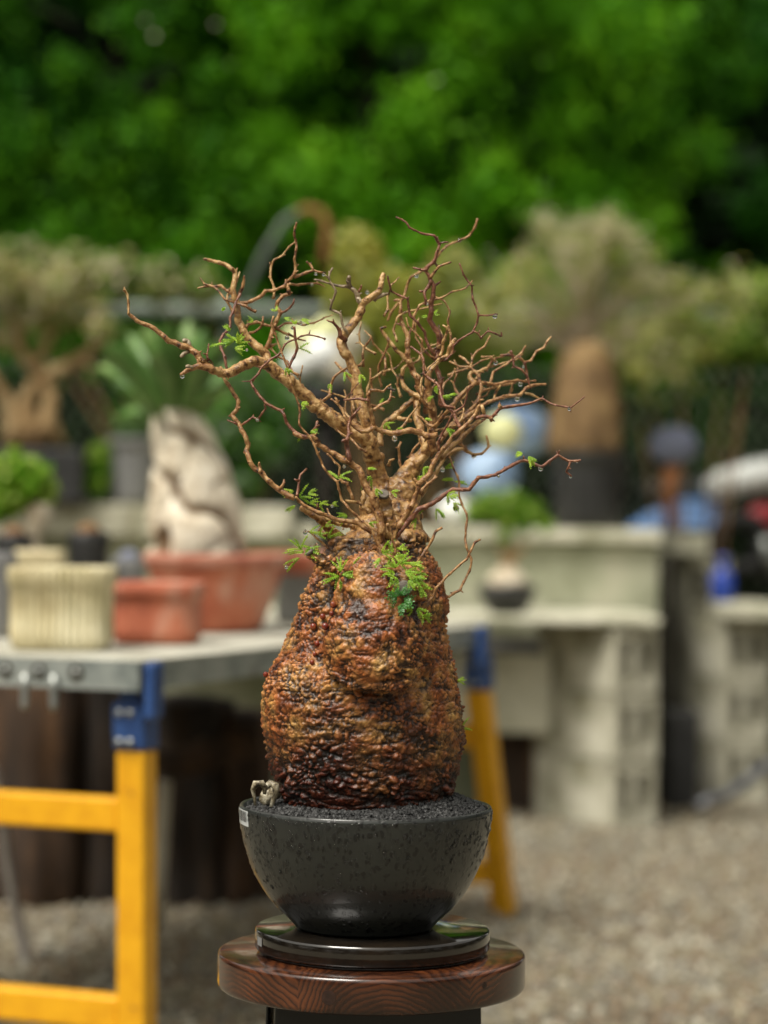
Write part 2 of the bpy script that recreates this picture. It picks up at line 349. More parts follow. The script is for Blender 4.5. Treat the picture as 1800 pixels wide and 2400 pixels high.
def twist_mat():
    m = mat('twisted_bark', [(.42,.33,.22),(.70,.62,.48),(.82,.76,.64)], 30, .7, .5, 120); t = m.node_tree; p = t.nodes['Principled BSDF']
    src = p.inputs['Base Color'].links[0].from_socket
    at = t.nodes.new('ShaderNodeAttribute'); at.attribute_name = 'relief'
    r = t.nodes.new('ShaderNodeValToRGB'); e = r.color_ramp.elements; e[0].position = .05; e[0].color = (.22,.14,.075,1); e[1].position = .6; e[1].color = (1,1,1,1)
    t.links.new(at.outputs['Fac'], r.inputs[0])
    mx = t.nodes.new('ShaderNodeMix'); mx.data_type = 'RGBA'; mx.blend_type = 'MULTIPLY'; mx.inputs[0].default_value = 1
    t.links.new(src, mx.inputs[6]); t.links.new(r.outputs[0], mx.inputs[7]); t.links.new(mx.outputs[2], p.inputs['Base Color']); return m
M['twist'] = twist_mat()
# ================================================================ SETTING
b = MB(); n = 60
xs = [-150+300*i/n for i in range(n+1)]; ys = [-60+360*i/n for i in range(n+1)]
b.add([(x, y, 0) for y in ys for x in xs], [(j*(n+1)+i, j*(n+1)+i+1, (j+1)*(n+1)+i+1, (j+1)*(n+1)+i) for j in range(n) for i in range(n)])
b.build('gravel_ground', M['ground'], kind='structure')
# loose stones lying on it
gm = [mat('stone_tan', [(.18,.15,.095),(.27,.235,.155)], 60, .75, 0), mat('stone_grey', [(.13,.12,.095),(.22,.205,.17)], 60, .75, 0), mat('stone_pale', [(.28,.26,.20),(.40,.375,.30)], 60, .75, 0), mat('stone_brown', [(.13,.10,.065),(.22,.16,.10)], 60, .8, 0)]
b = MB()
for i in range(21000):
    D = random.uniform(3.6, 8.6) if i % 3 else random.uniform(4.2, 6.2)
    x = random.uniform(-.19, .19)*D
    nz = noise.noise(Vector((x*3, D*3, 0)))
    mi = random.choices((0,1,2,3), (4, 2, 2+3*max(0, nz), 3+5*max(0, -nz)))[0]
    r = random.choice((random.uniform(.004, .009), random.uniform(.005, .012), random.uniform(.008, .016)))
    q = Quaternion((random.random(), random.random(), random.random()), random.uniform(0, 6))
    b.ico((x, D, r*.3), r, 1, (1, random.uniform(.6, 1), random.uniform(.45, .8)), .15, q, mi)
b.build('loose_gravel', gm, kind='stuff', smooth=False, label='loose tan and grey gravel covering the ground', cat='gravel')

# ---------------------------------------------------------------- foliage
def leafcloud(clumps, n, size, flat=.55, up=.3, aspect=.55, spread=.22):
    """leaf quads on the shells of clumps; clumps = (x,y,z,r)"""
    cl = np.array(clumps); wgt = cl[:, 3]**2; wgt /= wgt.sum()
    idx = rng.choice(len(cl), n, p=wgt)
    d = rng.normal(size=(n, 3)); d /= np.linalg.norm(d, axis=1)[:, None]
    rad = cl[idx, 3]*(1-.6*np.abs(rng.normal(0, spread, n))+.8*rng.normal(0, max(0, spread-.15), n)).clip(.1, 1.9)
    rad *= 1+.25*np.sin(d[:, 0]*7+idx)*np.cos(d[:, 2]*6+idx*2)
    P = cl[idx, :3]+d*rad[:, None]*np.array([1, .9, 1])
    nrm = d*flat+rng.normal(size=(n, 3))*(1-flat)+np.array([0, 0, up]); nrm /= np.linalg.norm(nrm, axis=1)[:, None]
    a = np.cross(nrm, rng.normal(size=(n, 3))); a /= np.linalg.norm(a, axis=1)[:, None]; bb = np.cross(nrm, a)
    s = size*rng.uniform(.6, 1.3, n)[:, None]
    V = np.stack([P-a*s, P-bb*s*aspect, P+a*s, P+bb*s*aspect], 1).reshape(-1, 3)
    return V, n
def cloud_obj(name, mats, clumps, n, size, parent=None, mw=None, off=None, **k):
    V, n = leafcloud(clumps, n, size, **{q: k.pop(q) for q in list(k) if q in ('flat', 'up', 'aspect', 'spread')})
    o0 = np.array(rootloc(parent)) if parent else np.zeros(3)
    me = bpy.data.meshes.new(name); V = V-o0
    me.vertices.add(len(V)); me.vertices.foreach_set('co', V.ravel())
    me.loops.add(4*n); me.loops.foreach_set('vertex_index', np.arange(4*n))
    me.polygons.add(n); me.polygons.foreach_set('loop_start', np.arange(n)*4); me.polygons.foreach_set('loop_total', np.full(n, 4))
    if not isinstance(mats, (list, tuple)): mats = [mats]
    for m in mats: me.materials.append(m)
    if len(mats) > 1: me.polygons.foreach_set('material_index', rng.choice(len(mats), n, p=mw).astype(np.int32))
    me.update(calc_edges=True); me.validate()
    o = bpy.data.objects.new(name, me); S.collection.objects.link(o)
    if parent: o.parent = parent
    return put(o, **k)

def big_tree(px, D, wd, zt, material, label, nleaf, seed, gaps=()):
    random.seed(seed)
    base = Vector(((px-900)/F*D, D, 0))
    t = thing('evergreen_tree', base, label, 'tree', 'evergreen trees behind the fence')
    tb = MB(); pts = [base+Vector((random.uniform(-.04, .04), .12, z)) for z in np.linspace(0, zt*.93, 9)]
    tb.tube(pts, [.075*(1-.8*i/8) for i in range(9)], 10)
    for i in range(14):
        z = random.uniform(.5, zt*.85); a = random.uniform(0, 6.28); l = wd*.4
        p0 = base+Vector((0, .12, z)); p1 = p0+Vector((math.cos(a)*l, abs(math.sin(a))*l*.4, .25))
        tb.tube([p0, (p0+p1)/2+Vector((0, 0, .03)), p1], [.022, .014, .006], 6)
    tb.build('trunk', M['darkwood2'], t)
    cl = []
    k = 0
    while k < int(wd*zt*16):
        x = base.x+random.uniform(-.5, .5)*wd; z = random.uniform(.25, zt); y = D-random.uniform(.0, .55)*(1-abs(x-base.x)/wd)
        sx_ = 900+x/D*F; sy_ = 1225-(z-.85)/D*F
        if any((sx_-g[0])**2/g[2]**2+(sy_-g[1])**2/g[3]**2 < 1 for g in gaps): k += .34; continue
        cl.append((x, y, z, random.uniform(.08, .24))); k += 1
    cloud_obj('crown', material, cl, nleaf, .021, t, spread=.42, flat=.4)
    return t
gaps = [(390, 235, 90, 60), (930, 260, 60, 45), (650, 470, 45, 60), (1180, 150, 40, 60), (130, 470, 80, 60), (1165, 330, 25, 90), (1110, 620, 60, 80), (480, 560, 30, 60), (870,420,35,50), (1460, 480, 70, 60)]
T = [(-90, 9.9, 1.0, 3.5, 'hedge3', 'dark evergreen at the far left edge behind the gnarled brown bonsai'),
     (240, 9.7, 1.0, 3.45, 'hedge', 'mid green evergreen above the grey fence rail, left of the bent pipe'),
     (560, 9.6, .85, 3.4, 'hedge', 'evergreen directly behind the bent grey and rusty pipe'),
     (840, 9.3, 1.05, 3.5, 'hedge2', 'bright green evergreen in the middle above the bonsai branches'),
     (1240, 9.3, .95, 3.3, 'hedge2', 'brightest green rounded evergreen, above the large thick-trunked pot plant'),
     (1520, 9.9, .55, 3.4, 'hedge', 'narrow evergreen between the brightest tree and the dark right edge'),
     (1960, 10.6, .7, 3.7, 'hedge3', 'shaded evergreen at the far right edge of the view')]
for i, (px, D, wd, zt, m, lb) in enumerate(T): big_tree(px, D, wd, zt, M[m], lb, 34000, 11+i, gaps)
random.seed(5)
cl = [(random.uniform(-4, 4), random.uniform(11.2, 12.5), random.uniform(.1, 4.6), random.uniform(.25, .5)) for _ in range(420)]
cl += [(random.uniform(-4.5, 4.5), random.uniform(11.8, 12.6), random.uniform(2.0, 5.2), random.uniform(.3, .55)) for _ in range(300)]
cloud_obj('dense_wood', M['woods'], cl, 150000, .07, kind='stuff', label='dark dense wood behind the evergreen trees', cat='wood')
cl = []  # out of view, added behind the camera to reduce frontal fill light
for _ in range(900):
    a = random.uniform(R(28), R(332)); r_ = random.uniform(9.5, 12); cl.append((math.sin(a)*r_, math.cos(a)*r_+1.5, random.uniform(.1, 4.4), random.uniform(.5, .9)))
cloud_obj('added_wood_ring', M['woods'], cl, 90000, .12, kind='stuff', label='unseen ring of dark leaves added around the yard to cut sky light', cat='wood')
b = MB()  # pale blobs stand in for blurred bright highlights among the foliage
for (px, py, s_) in ((362, 84, .02), (340, 48, .014), (505, 58, .015), (1024, 187, .016), (1125, 110, .009), (540,150,.008)):
    p = W(px, py, 8.9); b.ico(p, s_*.55, 2, (1, .25, .8), .1)
b.build('bokeh_spots', M['palebeige'], label='pale blobs imitating bright bokeh spots high in the evergreen foliage', cat='leaves', kind='stuff')

# ---------------------------------------------------------------- chain link fence
fz = 1.42; FD = 8.35
fence = thing('chain_link_fence', (0, FD, 0), 'chain link wire fence with grey top rail in front of the evergreens', 'fence')
b = MB(); pit = .050
k = -44
while k < 44:
    x0 = k*pit; pts = []
    for j in range(int(fz/pit)+1): pts.append((x0+(pit*.5 if j % 2 else -pit*.5)*1.0, FD+(.002 if (j+k) % 2 else -.002), .02+j*pit*.98))
    b.tube(pts, .0034, 3, cap=False); k += 1
b.build('wire_mesh', M['wire'], fence)
rt = W(330, 728, FD); rz_ = rt.z
b = MB(); b.tube([(-2.6, FD, rz_), (2.6, FD, rz_)], .030, 12); b.build('top_rail', M['rail'], fence)
for x in (-1.75, -.55, 1.95):
    b = MB(); b.tube([(x, FD+.03, 0), (x, FD+.03, rz_+.06)], .024, 10); b.build('fence_post', M['rail'], fence)

random.seed(61)
cl = [(random.uniform(-2.2, 2.2), random.uniform(8.7, 8.95), random.uniform(.05, 1.22), random.uniform(.12, .22)) for _ in range(230)]
cloud_obj('undergrowth', M['woods'], cl, 90000, .03, kind='stuff', label='dark undergrowth behind the wire fence', cat='undergrowth')
# bent pipe
t = thing('bent_pipe', (W(560, 700, 7.9).x, 7.9, 0), 'bent grey pipe with a rusty hooked end standing behind the bonsai', 'pipe')
b = MB(); pts = [W(480, 1100, 8.0), W(540, 790, 8.0), W(575, 690, 7.9), W(622, 590, 7.9), W(665, 520, 7.9), W(700, 497, 7.9)]
b.tube(pts, .013, 12); b.build('grey_shaft', M['rail'], t)
b = MB(); b.tube([W(698, 498, 7.9), W(722, 489, 7.9), W(752, 497, 7.9), W(768, 525, 7.9), W(765, 570, 7.9), W(757, 625, 7.9)], .014, 12); b.build('rusty_hook', M['rust'], t)

# shrubs in front of / along the fence
def shrub(name, px, py, D, clumps, mats, mw, label, cat='shrub', n=5000, size=.018, stems=6, grp=None, base=None, stemmat='brown_trunk', up=.3, bz=0.0):
    p = W(px, py, D); p.z = bz
    t = thing(name, p, label, cat, grp)
    b = MB(); C = [(*W(cx, cy, D+dd), PX(r, D)) for (cx, cy, dd, r) in clumps]
    for i in range(stems):
        c = C[i % len(C)]; e = Vector(c[:3]); mid = (p+e)/2+Vector((random.uniform(-.05, .05), 0, .05)); b.tube([p, mid, e], [.008, .005, .002], 6)
    b.build('stems', M[stemmat], t)
    cloud_obj('leaves', [M[m] for m in mats], C, n, size, t, mw=mw, up=up)
    return t
shrub('yellow_shrub', 850, 760, 7.6, [(840,600,0,55),(870,660,0,60),(815,700,.1,60),(900,720,0,70),(950,780,0,80),(880,800,.1,80),(820,560,0,30),(930,690,0,50)], ['yellowleaf','olive'], [.75,.25], 'yellow green feathery shrub right behind the middle branches', n=6500)
shrub('olive_shrub', 1030, 700, 7.7, [(1000,690,0,60),(1060,640,0,60),(1090,720,0,70),(1010,770,0,70),(1120,780,0,60),(1050,830,.1,50)], ['olive','yellowleaf'], [.8,.2], 'soft olive shrub between the yellow shrub and the thick-trunked pot plant', n=6000)
shrub('grey_green_bush', 480, 1000, 7.4, [(440,980,0,70),(520,1010,0,75),(580,930,0,65),(620,1030,0,70),(500,1090,0,60),(660,960,0,60),(560,1120,0,50),(380,900,.2,60)], ['strap','hedge','rail'], [.5,.35,.15], 'shaded grey green bush low behind the left branches', n=7000)
shrub('fern_clump', 690, 640, 7.9, [(60,640,0,70),(170,640,0,70),(270,650,0,60),(380,660,0,50),(-10,620,0,60),(470,670,.1,45)], ['olive','hedge','twigpink'], [.5,.3,.2], 'dull olive scrub along the fence top at the left', n=7000)
shrub('low_weeds', 1650, 900, 8.0, [(1500,800,0,70),(1600,790,0,70),(1700,800,0,60),(1780,700,0,60),(1480,860,.1,50),(1760,790,0,50)], ['olive','lime','hedge'], [.5,.2,.3], 'lime and olive creeper hanging over the fence at the right', n=6500)

# ================================================================ BLOCK BENCHES
def holed(mb, Wd, H, holes, depth, mtx, mi=0, mh=1):
    """face in local x-z at y=0 with rectangular pockets going to +y"""
    xs = sorted({0, Wd}|{q for h in holes for q in (h[0], h[1])}); zs = sorted({0, H}|{q for h in holes for q in (h[2], h[3])})
    for i in range(len(xs)-1):
        for j in range(len(zs)-1):
            cx, cz = (xs[i]+xs[i+1])/2, (zs[j]+zs[j+1])/2
            if any(h[0] < cx < h[1] and h[2] < cz < h[3] for h in holes): continue
            mb.add([mtx @ Vector(p) for p in ((xs[i],0,zs[j]),(xs[i+1],0,zs[j]),(xs[i+1],0,zs[j+1]),(xs[i],0,zs[j+1]))], [(0,1,2,3)], mi)
    for (a, c, z0, z1) in holes:
        v = [mtx @ Vector(p) for p in ((a,0,z0),(c,0,z0),(c,0,z1),(a,0,z1),(a,depth,z0),(c,depth,z0),(c,depth,z1),(a,depth,z1))]
        mb.add(v, [(0,4,5,1),(1,5,6,2),(2,6,7,3),(3,7,4,0)], mi); mb.add(v, [(4,7,6,5)], mh)  # pocket bottom coloured near-black, standing in for shade in the hole
def cinder(L_=.39, Tk=.15, H=.183):
    """origin at the near corner; long side to -x side in +y direction"""
    mb = MB()
    hs_ = [(Tk*.14, Tk*.43, H*.20, H*.82), (Tk*.57, Tk*.86, H*.20, H*.82)]
    holed(mb, Tk, H, hs_, .16, Matrix())
    mb.add([Vector(p) for p in ((0,L_,0),(Tk,L_,0),(Tk,L_,H),(0,L_,H),(0,0,0),(Tk,0,0),(Tk,0,H),(0,0,H))],
           [(1,0,3,2),(0,4,7,3),(5,1,2,6),(3,7,6,2),(0,1,5,4)])
    return mb
cb = None
def block(corner, rz, label, grp, m='concrete'):
    global cb
    mb = cinder(); o = mb.build('concrete_block', [M[m], M['slot']], smooth=False, label=label, cat='concrete block', group=grp) if cb is None else cb.copy()
    if cb is None: cb = o
    else: S.collection.objects.link(o); put(o, label, 'concrete block', grp)
    o.location = corner; o.rotation_euler = (0, 0, rz); return o
c0 = W(1437, 1939, 6.76)
g1 = 'concrete blocks stacked under the benches'
for k, (nm, dz) in enumerate((('lowest', .0), ('middle', .0), ('topmost', .0))):
    block((c0.x+(.004 if k == 1 else 0), c0.y, .189*k+.001), R(31)+R((0, 1.0, -.6)[k]), f'{nm} hollow concrete block of the three-block stack beside the yellow leg', g1)
# column behind, right
c1 = W(1690, 1862, 7.5)
for k in range(3): block((c1.x, 7.45, .189*k+.001), R(18)+R(k % 2), f'{("lowest","middle","topmost")[k]} block of the right-hand three-block stack by the grey hose', g1)
c2 = W(1607, 1850, 7.75)
for k in range(4): block((c2.x, 7.8, .189*k+.001), R(8)+R(k % 2), f'{("lowest","second lowest","second highest","topmost")[k]} block of the narrow stack just right of the dark gap', g1)
# benches: slabs on walls
def slabthing(name, lo, hi, m, label, cat='slab', rz=0, bv=.006):
    mid = Vector(((lo[0]+hi[0])/2, (lo[1]+hi[1])/2, lo[2])); b = MB()
    b.box((lo[0]-mid.x, lo[1]-mid.y, 0), (hi[0]-mid.x, hi[1]-mid.y, hi[2]-lo[2]))
    o = b.build(name, M[m], smooth=False, label=label, cat=cat); o.location = mid; o.rotation_euler = (0, 0, rz)
    return bevel(o, bv, 2)
slabthing('top_slab', (c1.x-.02, 7.40, .568), (c1.x+.17, 7.84, .612), 'concrete_pale', 'short slab under the blue bottle on the right-hand block stack')
xr = c0.x+.13
slabthing('bench_slab', (-.75, 6.765, .571), (xr, 7.33, .592), 'concrete_pale', 'long concrete slab of the lower bench carrying the small black bowl')
slabthing('bench_wall', (-2.2, 7.36, .0), (W(1545,1300,7.36).x, 7.55, .795), 'concrete_green', 'long grey green concrete wall behind the lower bench', 'wall')
slabthing('wall_cap', (-.26, 7.32, .799), (W(1548,1300,7.36).x, 7.80, .838), 'concrete_pale', 'pale capping slab on the wall under the black pot at right')
slabthing('wall_cap', (-2.2, 7.28, .799), (-.28, 7.80, .895), 'concrete', 'thicker capping slab on the wall behind the terracotta bowls at left')
slabthing('upright_slab', (W(1062,1700,7.05).x, 7.0, .245), (W(1288,1700,7.05).x, 7.06, .520), 'concrete_pale', 'pale concrete slab on edge under the lower bench beside the yellow leg')
slabthing('end_block', (W(1562,1300,7.5).x, 7.56, .0), (W(1585,1300,7.5).x, 7.9, .75), 'slot', 'dark concrete post in the gap right of the wall', 'post')
slabthing('top_slab', (W(1575,1300,7.6).x, 7.66, .76), (W(1668,1300,7.6).x, 8.1, .83), 'concrete_pale', 'short pale slab on top of the narrow block stack')
slabthing('timber_crate', (W(1160,1800,7.2).x, 7.12, 0), (W(1290,1800,7.2).x, 7.30, .24), 'darkwood', 'dark brown timber in the shade below the upright slab', 'timber')
slabthing('black_tub', (W(1563,1700,7.3).x, 7.28, .0), (W(1636,1700,7.3).x, 7.50, .29), 'black', 'black plastic tub standing in the gap between the block stacks', 'tub')
b = MB(); p = W(1240, 1515, 6.76); b.tube([p+Vector((-.25, .02, -.0)), p+Vector((.04, 0, -.004))], .018, 14)
b.build('black_pipe', M['black'], label='black pipe end poking out under the lower bench slab', cat='pipe')
b = MB(); pts = [W(1640,1890,6.9), W(1665,1872,6.95), W(1700,1868,7.0), W(1745,1835,7.1), W(1790,1800,7.2), W(1860,1770,7.3)]
b.tube(pts, .016, 12); b.build('grey_hose', M['darkhose'], label='grey blue hose lying on the gravel before the right block stack', cat='hose')

# ================================================================ BACKGROUND POTS AND PLANTS
def pot_lathe(mb, c, r0, r1, h, wall=.008, rim=.0, n=40, sq=0, rimh=.02, mi=0):
    pr = [(r0*.9, 0), (r0, .004)]
    for k in range(1, 6): q = k/6; pr.append((r0+(r1-r0)*q, (h-rimh)*q))
    pr += [(r1, h-rimh)]
    if rim: pr += [(r1+rim, h-rimh+.001)]
    pr += [(r1+rim, h-.003), (r1+rim-.003, h), (r1-wall, h), (r1-wall-.003, h-.004), (r1-wall-.006, h-.03)]
    mb.lathe(pr, c, n, mi, sq=sq)
def soil_disc(c, r, n=30, m='soil', parent=None, name='soil'):
    b = MB(); b.lathe([(r, 0), (r*.7, .006), (r*.3, .010)], c, n); return b.build(name, M[m], parent)
# big black pot, thick trunk and shaggy crown at right
D = 7.5; bc = W(1378, 1232, D); bc.z = .840
t = thing('potted_caudex_plant', bc, 'thick brown trunked plant with a wild twiggy crown in a tall black pot', 'potted plant')
b = MB(); pot_lathe(b, bc, .100, .118, .235, rim=.006); b.build('black_pot', M['black'], t)
soil_disc(bc+Vector((0,0,.215)), .105, parent=t)
b = MB(); pr = []
for (y, l, r_) in ((1060,1285,1462),(1040,1283,1456),(1000,1281,1455),(950,1283,1448),(900,1286,1437),(860,1290,1425),(830,1296,1412),(805,1306,1400)):
    pr.append((PX((r_-l)/2, D), W(1370, y, D).z-bc.z))
b.lathe(pr, bc+Vector((PX(-8,D),0,0)), 36, wob=lambda a, z: 1+.06*math.sin(3*a+z*20)+.03*math.sin(7*a))
b.build('trunk', M['olive_trunk'], t)
random.seed(21); b = MB(); C1 = []; C2 = []
top = W(1352, 815, D)
crown = [(1400,545,1),(1350,570,1),(1430,565,1),(1300,560,1),(1380,590,1),(1450,580,1),(1500,610,1),(1250,610,0),(1330,630,1),(1410,650,1),(1480,660,1),(1190,650,0),(1140,690,0),(1100,730,0),(1230,680,0),(1290,700,0),(1370,710,1),(1450,720,0),(1530,680,1),(1590,690,0),(1660,700,0),(1730,690,0),(1400,520,1),(1150,760,0),(1210,750,0),(1500,760,0),(1560,770,0),(1620,760,0),(1480,830,0),(1530,860,0),(1580,850,0),(1640,830,0),(1720,770,0),(1180,800,0),(1440,790,0),(1330,760,0)]
for (x, y, dry) in crown:
    for q in range(3):
        e = W(x+random.uniform(-28, 28), y+random.uniform(-28, 28), D+random.uniform(-.16, .2)); mid = (top+e)/2+Vector((random.uniform(-.03, .03), 0, .03))
        b.tube([top+Vector((random.uniform(-.05, .05), random.uniform(-.04, .04), -.01)), mid, e, e+Vector((random.uniform(-.04, .04), 0, .05))], [.0045, .0035, .002, .001], 5)
        (C1 if dry and random.random() < .75 else C2).append((*e, random.uniform(.03, .055)))
        if q < 2: C2.append((*((mid+e*2)/3), random.uniform(.03, .05)))
b.build('twigs', M['twigpink'], t)
cloud_obj('leaves', [M['olive'], M['yellowleaf'], M['twigpink']], C2, 8000, .013, t, spread=.7, aspect=.28, up=.1, mw=[.68, .22, .10])
cloud_obj('dry_tips', [M['twigpink'], M['olive']], C1, 5200, .013, t, spread=.7, aspect=.2, up=.1, mw=[.45, .55])

# gnarled bonsai far left in black tray
D = 7.3; bc = W(85, 1168, D); bc.z = .896
t = thing('gnarled_bonsai', bc, 'gnarled brown bonsai with spreading limbs in a rectangular black pot at far left', 'bonsai')
b = MB(); x0, x1 = W(-20, 1100, D).x, W(200, 1100, D).x
b.box((x0, bc.y-.09, .896), (x1, bc.y+.09, .896+PX(125, D))); bevel(b.build('black_tray', M['black'], t, smooth=False), .008)
b = MB()
for pts, r0, r1 in (([(60,1050),(70,1000),(60,940),(90,890),(130,870),(190,840),(230,800)], 50, 16), ([(90,1050),(110,990),(120,920),(80,860),(110,800),(120,740),(105,690)], 42, 10),
                    ([(20,1050),(30,1000),(20,940),(-20,880),(-60,820)], 36, 14), ([(110,960),(130,1010),(150,1050)], 26, 20), ([(90,880),(50,830),(40,770),(20,720)], 24, 8),
                    ([(100,800),(150,760),(170,720)], 14, 6), ([(190,840),(215,860),(240,850)], 12, 6)):
    P = [W(x, y, D+random.uniform(-.03, .03)) for x, y in pts]; b.tube(P, [PX(r0+(r1-r0)*i/(len(P)-1), D)*.55 for i in range(len(P))], 10, jit=.08)
b.build('trunk', M['tan_trunk'], t)
cl = [(*W(x, y, D+random.uniform(-.1, .15)), PX(r, D)) for x, y, r in ((40,700,60),(130,680,60),(200,730,50),(0,650,60),(90,740,45),(240,770,35),(170,650,40),(20,780,40))]
cloud_obj('foliage', [M['twigpink'], M['olive'], M['tan_trunk']], cl, 5200, .010, t, mw=[.22, .58, .2])

# small round green plant on a pale trunk, near left edge
D = 5.2; bc = W(85, 1300, D)
TZ = .638
def table_z(): return TZ
tb = thing('round_leafy_plant', W(80, 1330, 5.3), 'small plant with a round lime green head on a pale knobby trunk at left', 'potted plant')
b = MB(); P = [W(82,1318,5.3), W(80,1290,5.3), W(78,1250,5.3), W(92,1215,5.3), W(92,1190,5.3), W(75,1170,5.3)]
b.tube(P, [PX(q, 5.3) for q in (22,18,17,30,32,18)], 12, jit=.06); b.build('trunk', M['pale_trunk'], tb)
cloud_obj('leaves', [M['lime'], M['hedge2']], [(*W(x, y, 5.3), PX(r, 5.3)) for x, y, r in ((20,1120,62),(75,1125,52),(-10,1170,55),(45,1160,45),(100,1165,30))], 3600, .009, tb, mw=[.7,.3])
b = MB(); pot_lathe(b, W(80,1388,5.3), .05, .062, PX(72,5.3)); b.build('black_pot', M['black'], tb)

# bits behind table at left: a grey pot, green upright leaf, small orange caudex
t = thing('grey_pot', W(312, 1185, 7.35)*1, 'tall grey plastic pot on the left wall beside a bright leaf', 'plant pot'); t.location.z = .896
b = MB(); pot_lathe(b, t.location, .060, .078, .20, rim=.004); b.build('pot_body', M['grey_pot'], t)
cloud_obj('leaves', M['strap'], [(*(t.location+Vector((0,0,.24))), .06), (*(t.location+Vector((.03,0,.3))), .05)], 900, .014, t)
t = thing('lime_plant', W(232, 1170, 7.3), 'short lime green plant between the black tray and the grey pot', 'plant'); t.location.z = .896
b = MB(); b.tube([t.location, t.location+Vector((0, 0, .06))], .008, 8); b.build('stem', M['strap'], t)
cloud_obj('leaves', [M['lime'], M['hedge']], [(*W(x, y, 7.3), PX(r, 7.3)) for x, y, r in ((235,1060,26),(232,1095,28),(225,1130,30),(180,1140,30),(165,1120,26))], 1500, .010, t, mw=[.5,.5])
# pale big caudex behind the middle branches
D = 6.9; bc = W(765, 960, D); bc2 = W(765, 1225, D); bc2.z = .593
t = thing('pale_caudex_plant', bc2, 'pale white and cream swollen plant seen through the middle branches', 'potted plant')
b = MB(); b.tube([bc2, W(765,1100,D), W(765,960,D)], [.03,.02,.03], 12); b.build('stand', M['darkwood2'], t)
b = MB(); pot_lathe(b, W(765,962,D)+Vector((0,0,-.02)), .06, .075, .09); b.build('grey_bowl', M['black'], t)
b = MB()
for x, y, r, m_ in ((705,800,42,1),(752,832,52,0),(820,800,40,2),(790,862,44,2),(700,855,36,0),(765,780,36,1)): b.ico(W(x, y, D), PX(r, D), 3, (1,.9,1), .02, None, m_)
b.build('caudex', [M['white'], M['palewyellow'], M['tan_trunk' if 0 else 'palebeige']], t)

# blue and white sack, grafted cactus, tarpaulin, white tube, tyre, red tub
t = thing('blue_white_bag', W(1205, 1230, 7.7), 'rounded blue and white bag with a pale yellow patch left of the black pot', 'bag'); t.location.z = .838
b = MB(); b.ico(W(1215, 1010, 7.7), PX(72, 7.7), 4, (1.1,.7,.82)); b.build('bag_top', M['bluewhite'], t)
b = MB(); b.ico(W(1178, 1012, 7.55), PX(46, 7.7), 3, (1,.6,.9)); b.build('yellow_patch', M['palewyellow'], t)
b = MB(); b.ico(W(1145, 1110, 7.7), PX(72, 7.7), 4, (1,.7,.8)); b.build('bag_fold', M['bluewhite'], t, label='grey blue lower fold'); 
b = MB(); b.ico(W(1065, 1195, 7.62), PX(44, 7.6), 3, (1,.8,.75)); b.build('white_stone', M['white'], label='round white stone on the wall behind the dangling twig', cat='stone')
t = thing('grafted_cactus', W(1570, 1215, 7.6), 'grey blue ball cactus on a slim brown stem by the wire fence', 'cactus'); t.location.z = .838
b = MB(); b.ico(W(1578, 1045, 7.6), PX(56, 7.6), 4, (1.05,.9,.85)); b.build('ball_head', M['greyblue'], t)
b = MB(); b.tube([t.location, W(1568,1150,7.6), W(1575,1090,7.6)], [.016,.022,.03], 12); b.build('stem', M['rust'], t)
b = MB(); cL = W(1490, 1222, 8.3)
V = [W(1470,1232,8.3), W(1700,1240,8.3), W(1690,1160,8.6), W(1560,1175,8.6)]
nn = 12; vv = []
for j in range(nn+1):
    for i in range(nn+1):
        u, v = i/nn, j/nn; p = (V[0]*(1-u)+V[1]*u)*(1-v)+(V[3]*(1-u)+V[2]*u)*v
        vv.append(p+Vector((0, 0, .012*noise.noise(Vector((u*6, v*6, 1))))))
b.add(vv, [(j*(nn+1)+i, j*(nn+1)+i+1, (j+1)*(nn+1)+i+1, (j+1)*(nn+1)+i) for j in range(nn) for i in range(nn)])
o = b.build('blue_tarpaulin', M['bluesheet'], label='light blue tarpaulin sheet behind the wall at right', cat='tarpaulin')
sm = o.modifiers.new('solid', 'SOLIDIFY'); sm.thickness = .012
t = thing('motor_scooter', W(1760, 1300, 8.4), 'parked scooter with white panel, red side and black tyre at the right edge', 'scooter'); t.location.z = 0
b = MB(); b.tube([W(1655,1150,8.4), W(1690,1135,8.4), W(1760,1118,8.4), W(1850,1100,8.4)], [PX(q,8.4) for q in (22,34,38,36)], 14); b.build('white_panel', M['white'], t)
b = MB(); b.ico(W(1790,1215,8.35), PX(44,8.4), 3, (1,.6,.75)); b.build('red_panel', M['red'], t)
b = MB(); c = W(1735,1275,8.3); b.tube([c+Vector((math.cos(a)*PX(58,8.3), .0, math.sin(a)*PX(58,8.3))) for a in np.linspace(0, 6.2832, 33)], PX(20,8.3), 10, cap=False); b.build('tyre', M['rubber'], t)
b = MB(); b.tube([W(1790,1260,8.2), W(1800,1300,8.2), W(1830,1350,8.2)], PX(14,8.2), 12); b.build('exhaust', M['bolt'], t)
b = MB(); b.ico(W(1810,1300,8.5), PX(70,8.4), 3, (1,.5,1.1)); b.tube([W(1500,1150,8.5),W(1620,1135,8.5),W(1700,1175,8.5)], PX(16,8.5), 8); b.build('body', M['black'], t)
b = MB(); b.ico(W(1810,1165,8.45), PX(40,8.4), 3, (1.4,.6,.5)); b.build('seat', M['black'], t)
t = thing('blue_bottle', (W(1692,1395,7.6).x, 7.6, .613), 'deep blue bottle standing on the right-hand block stack', 'bottle')
b = MB(); b.lathe([(.028,0),(.036,.01),(.038,.06),(.034,.09),(.016,.105),(.014,.125),(.018,.126),(.018,.145)], t.location, 24); b.build('bottle_body', M['bluedeep'], t)
b = MB(); b.ico(W(1650,1350,7.9), PX(28,7.9), 3, (1,.8,1)); b.build('clear_bag', M['grey_pot'], label='grey bundle beside the blue bottle on the block stack', cat='bundle')

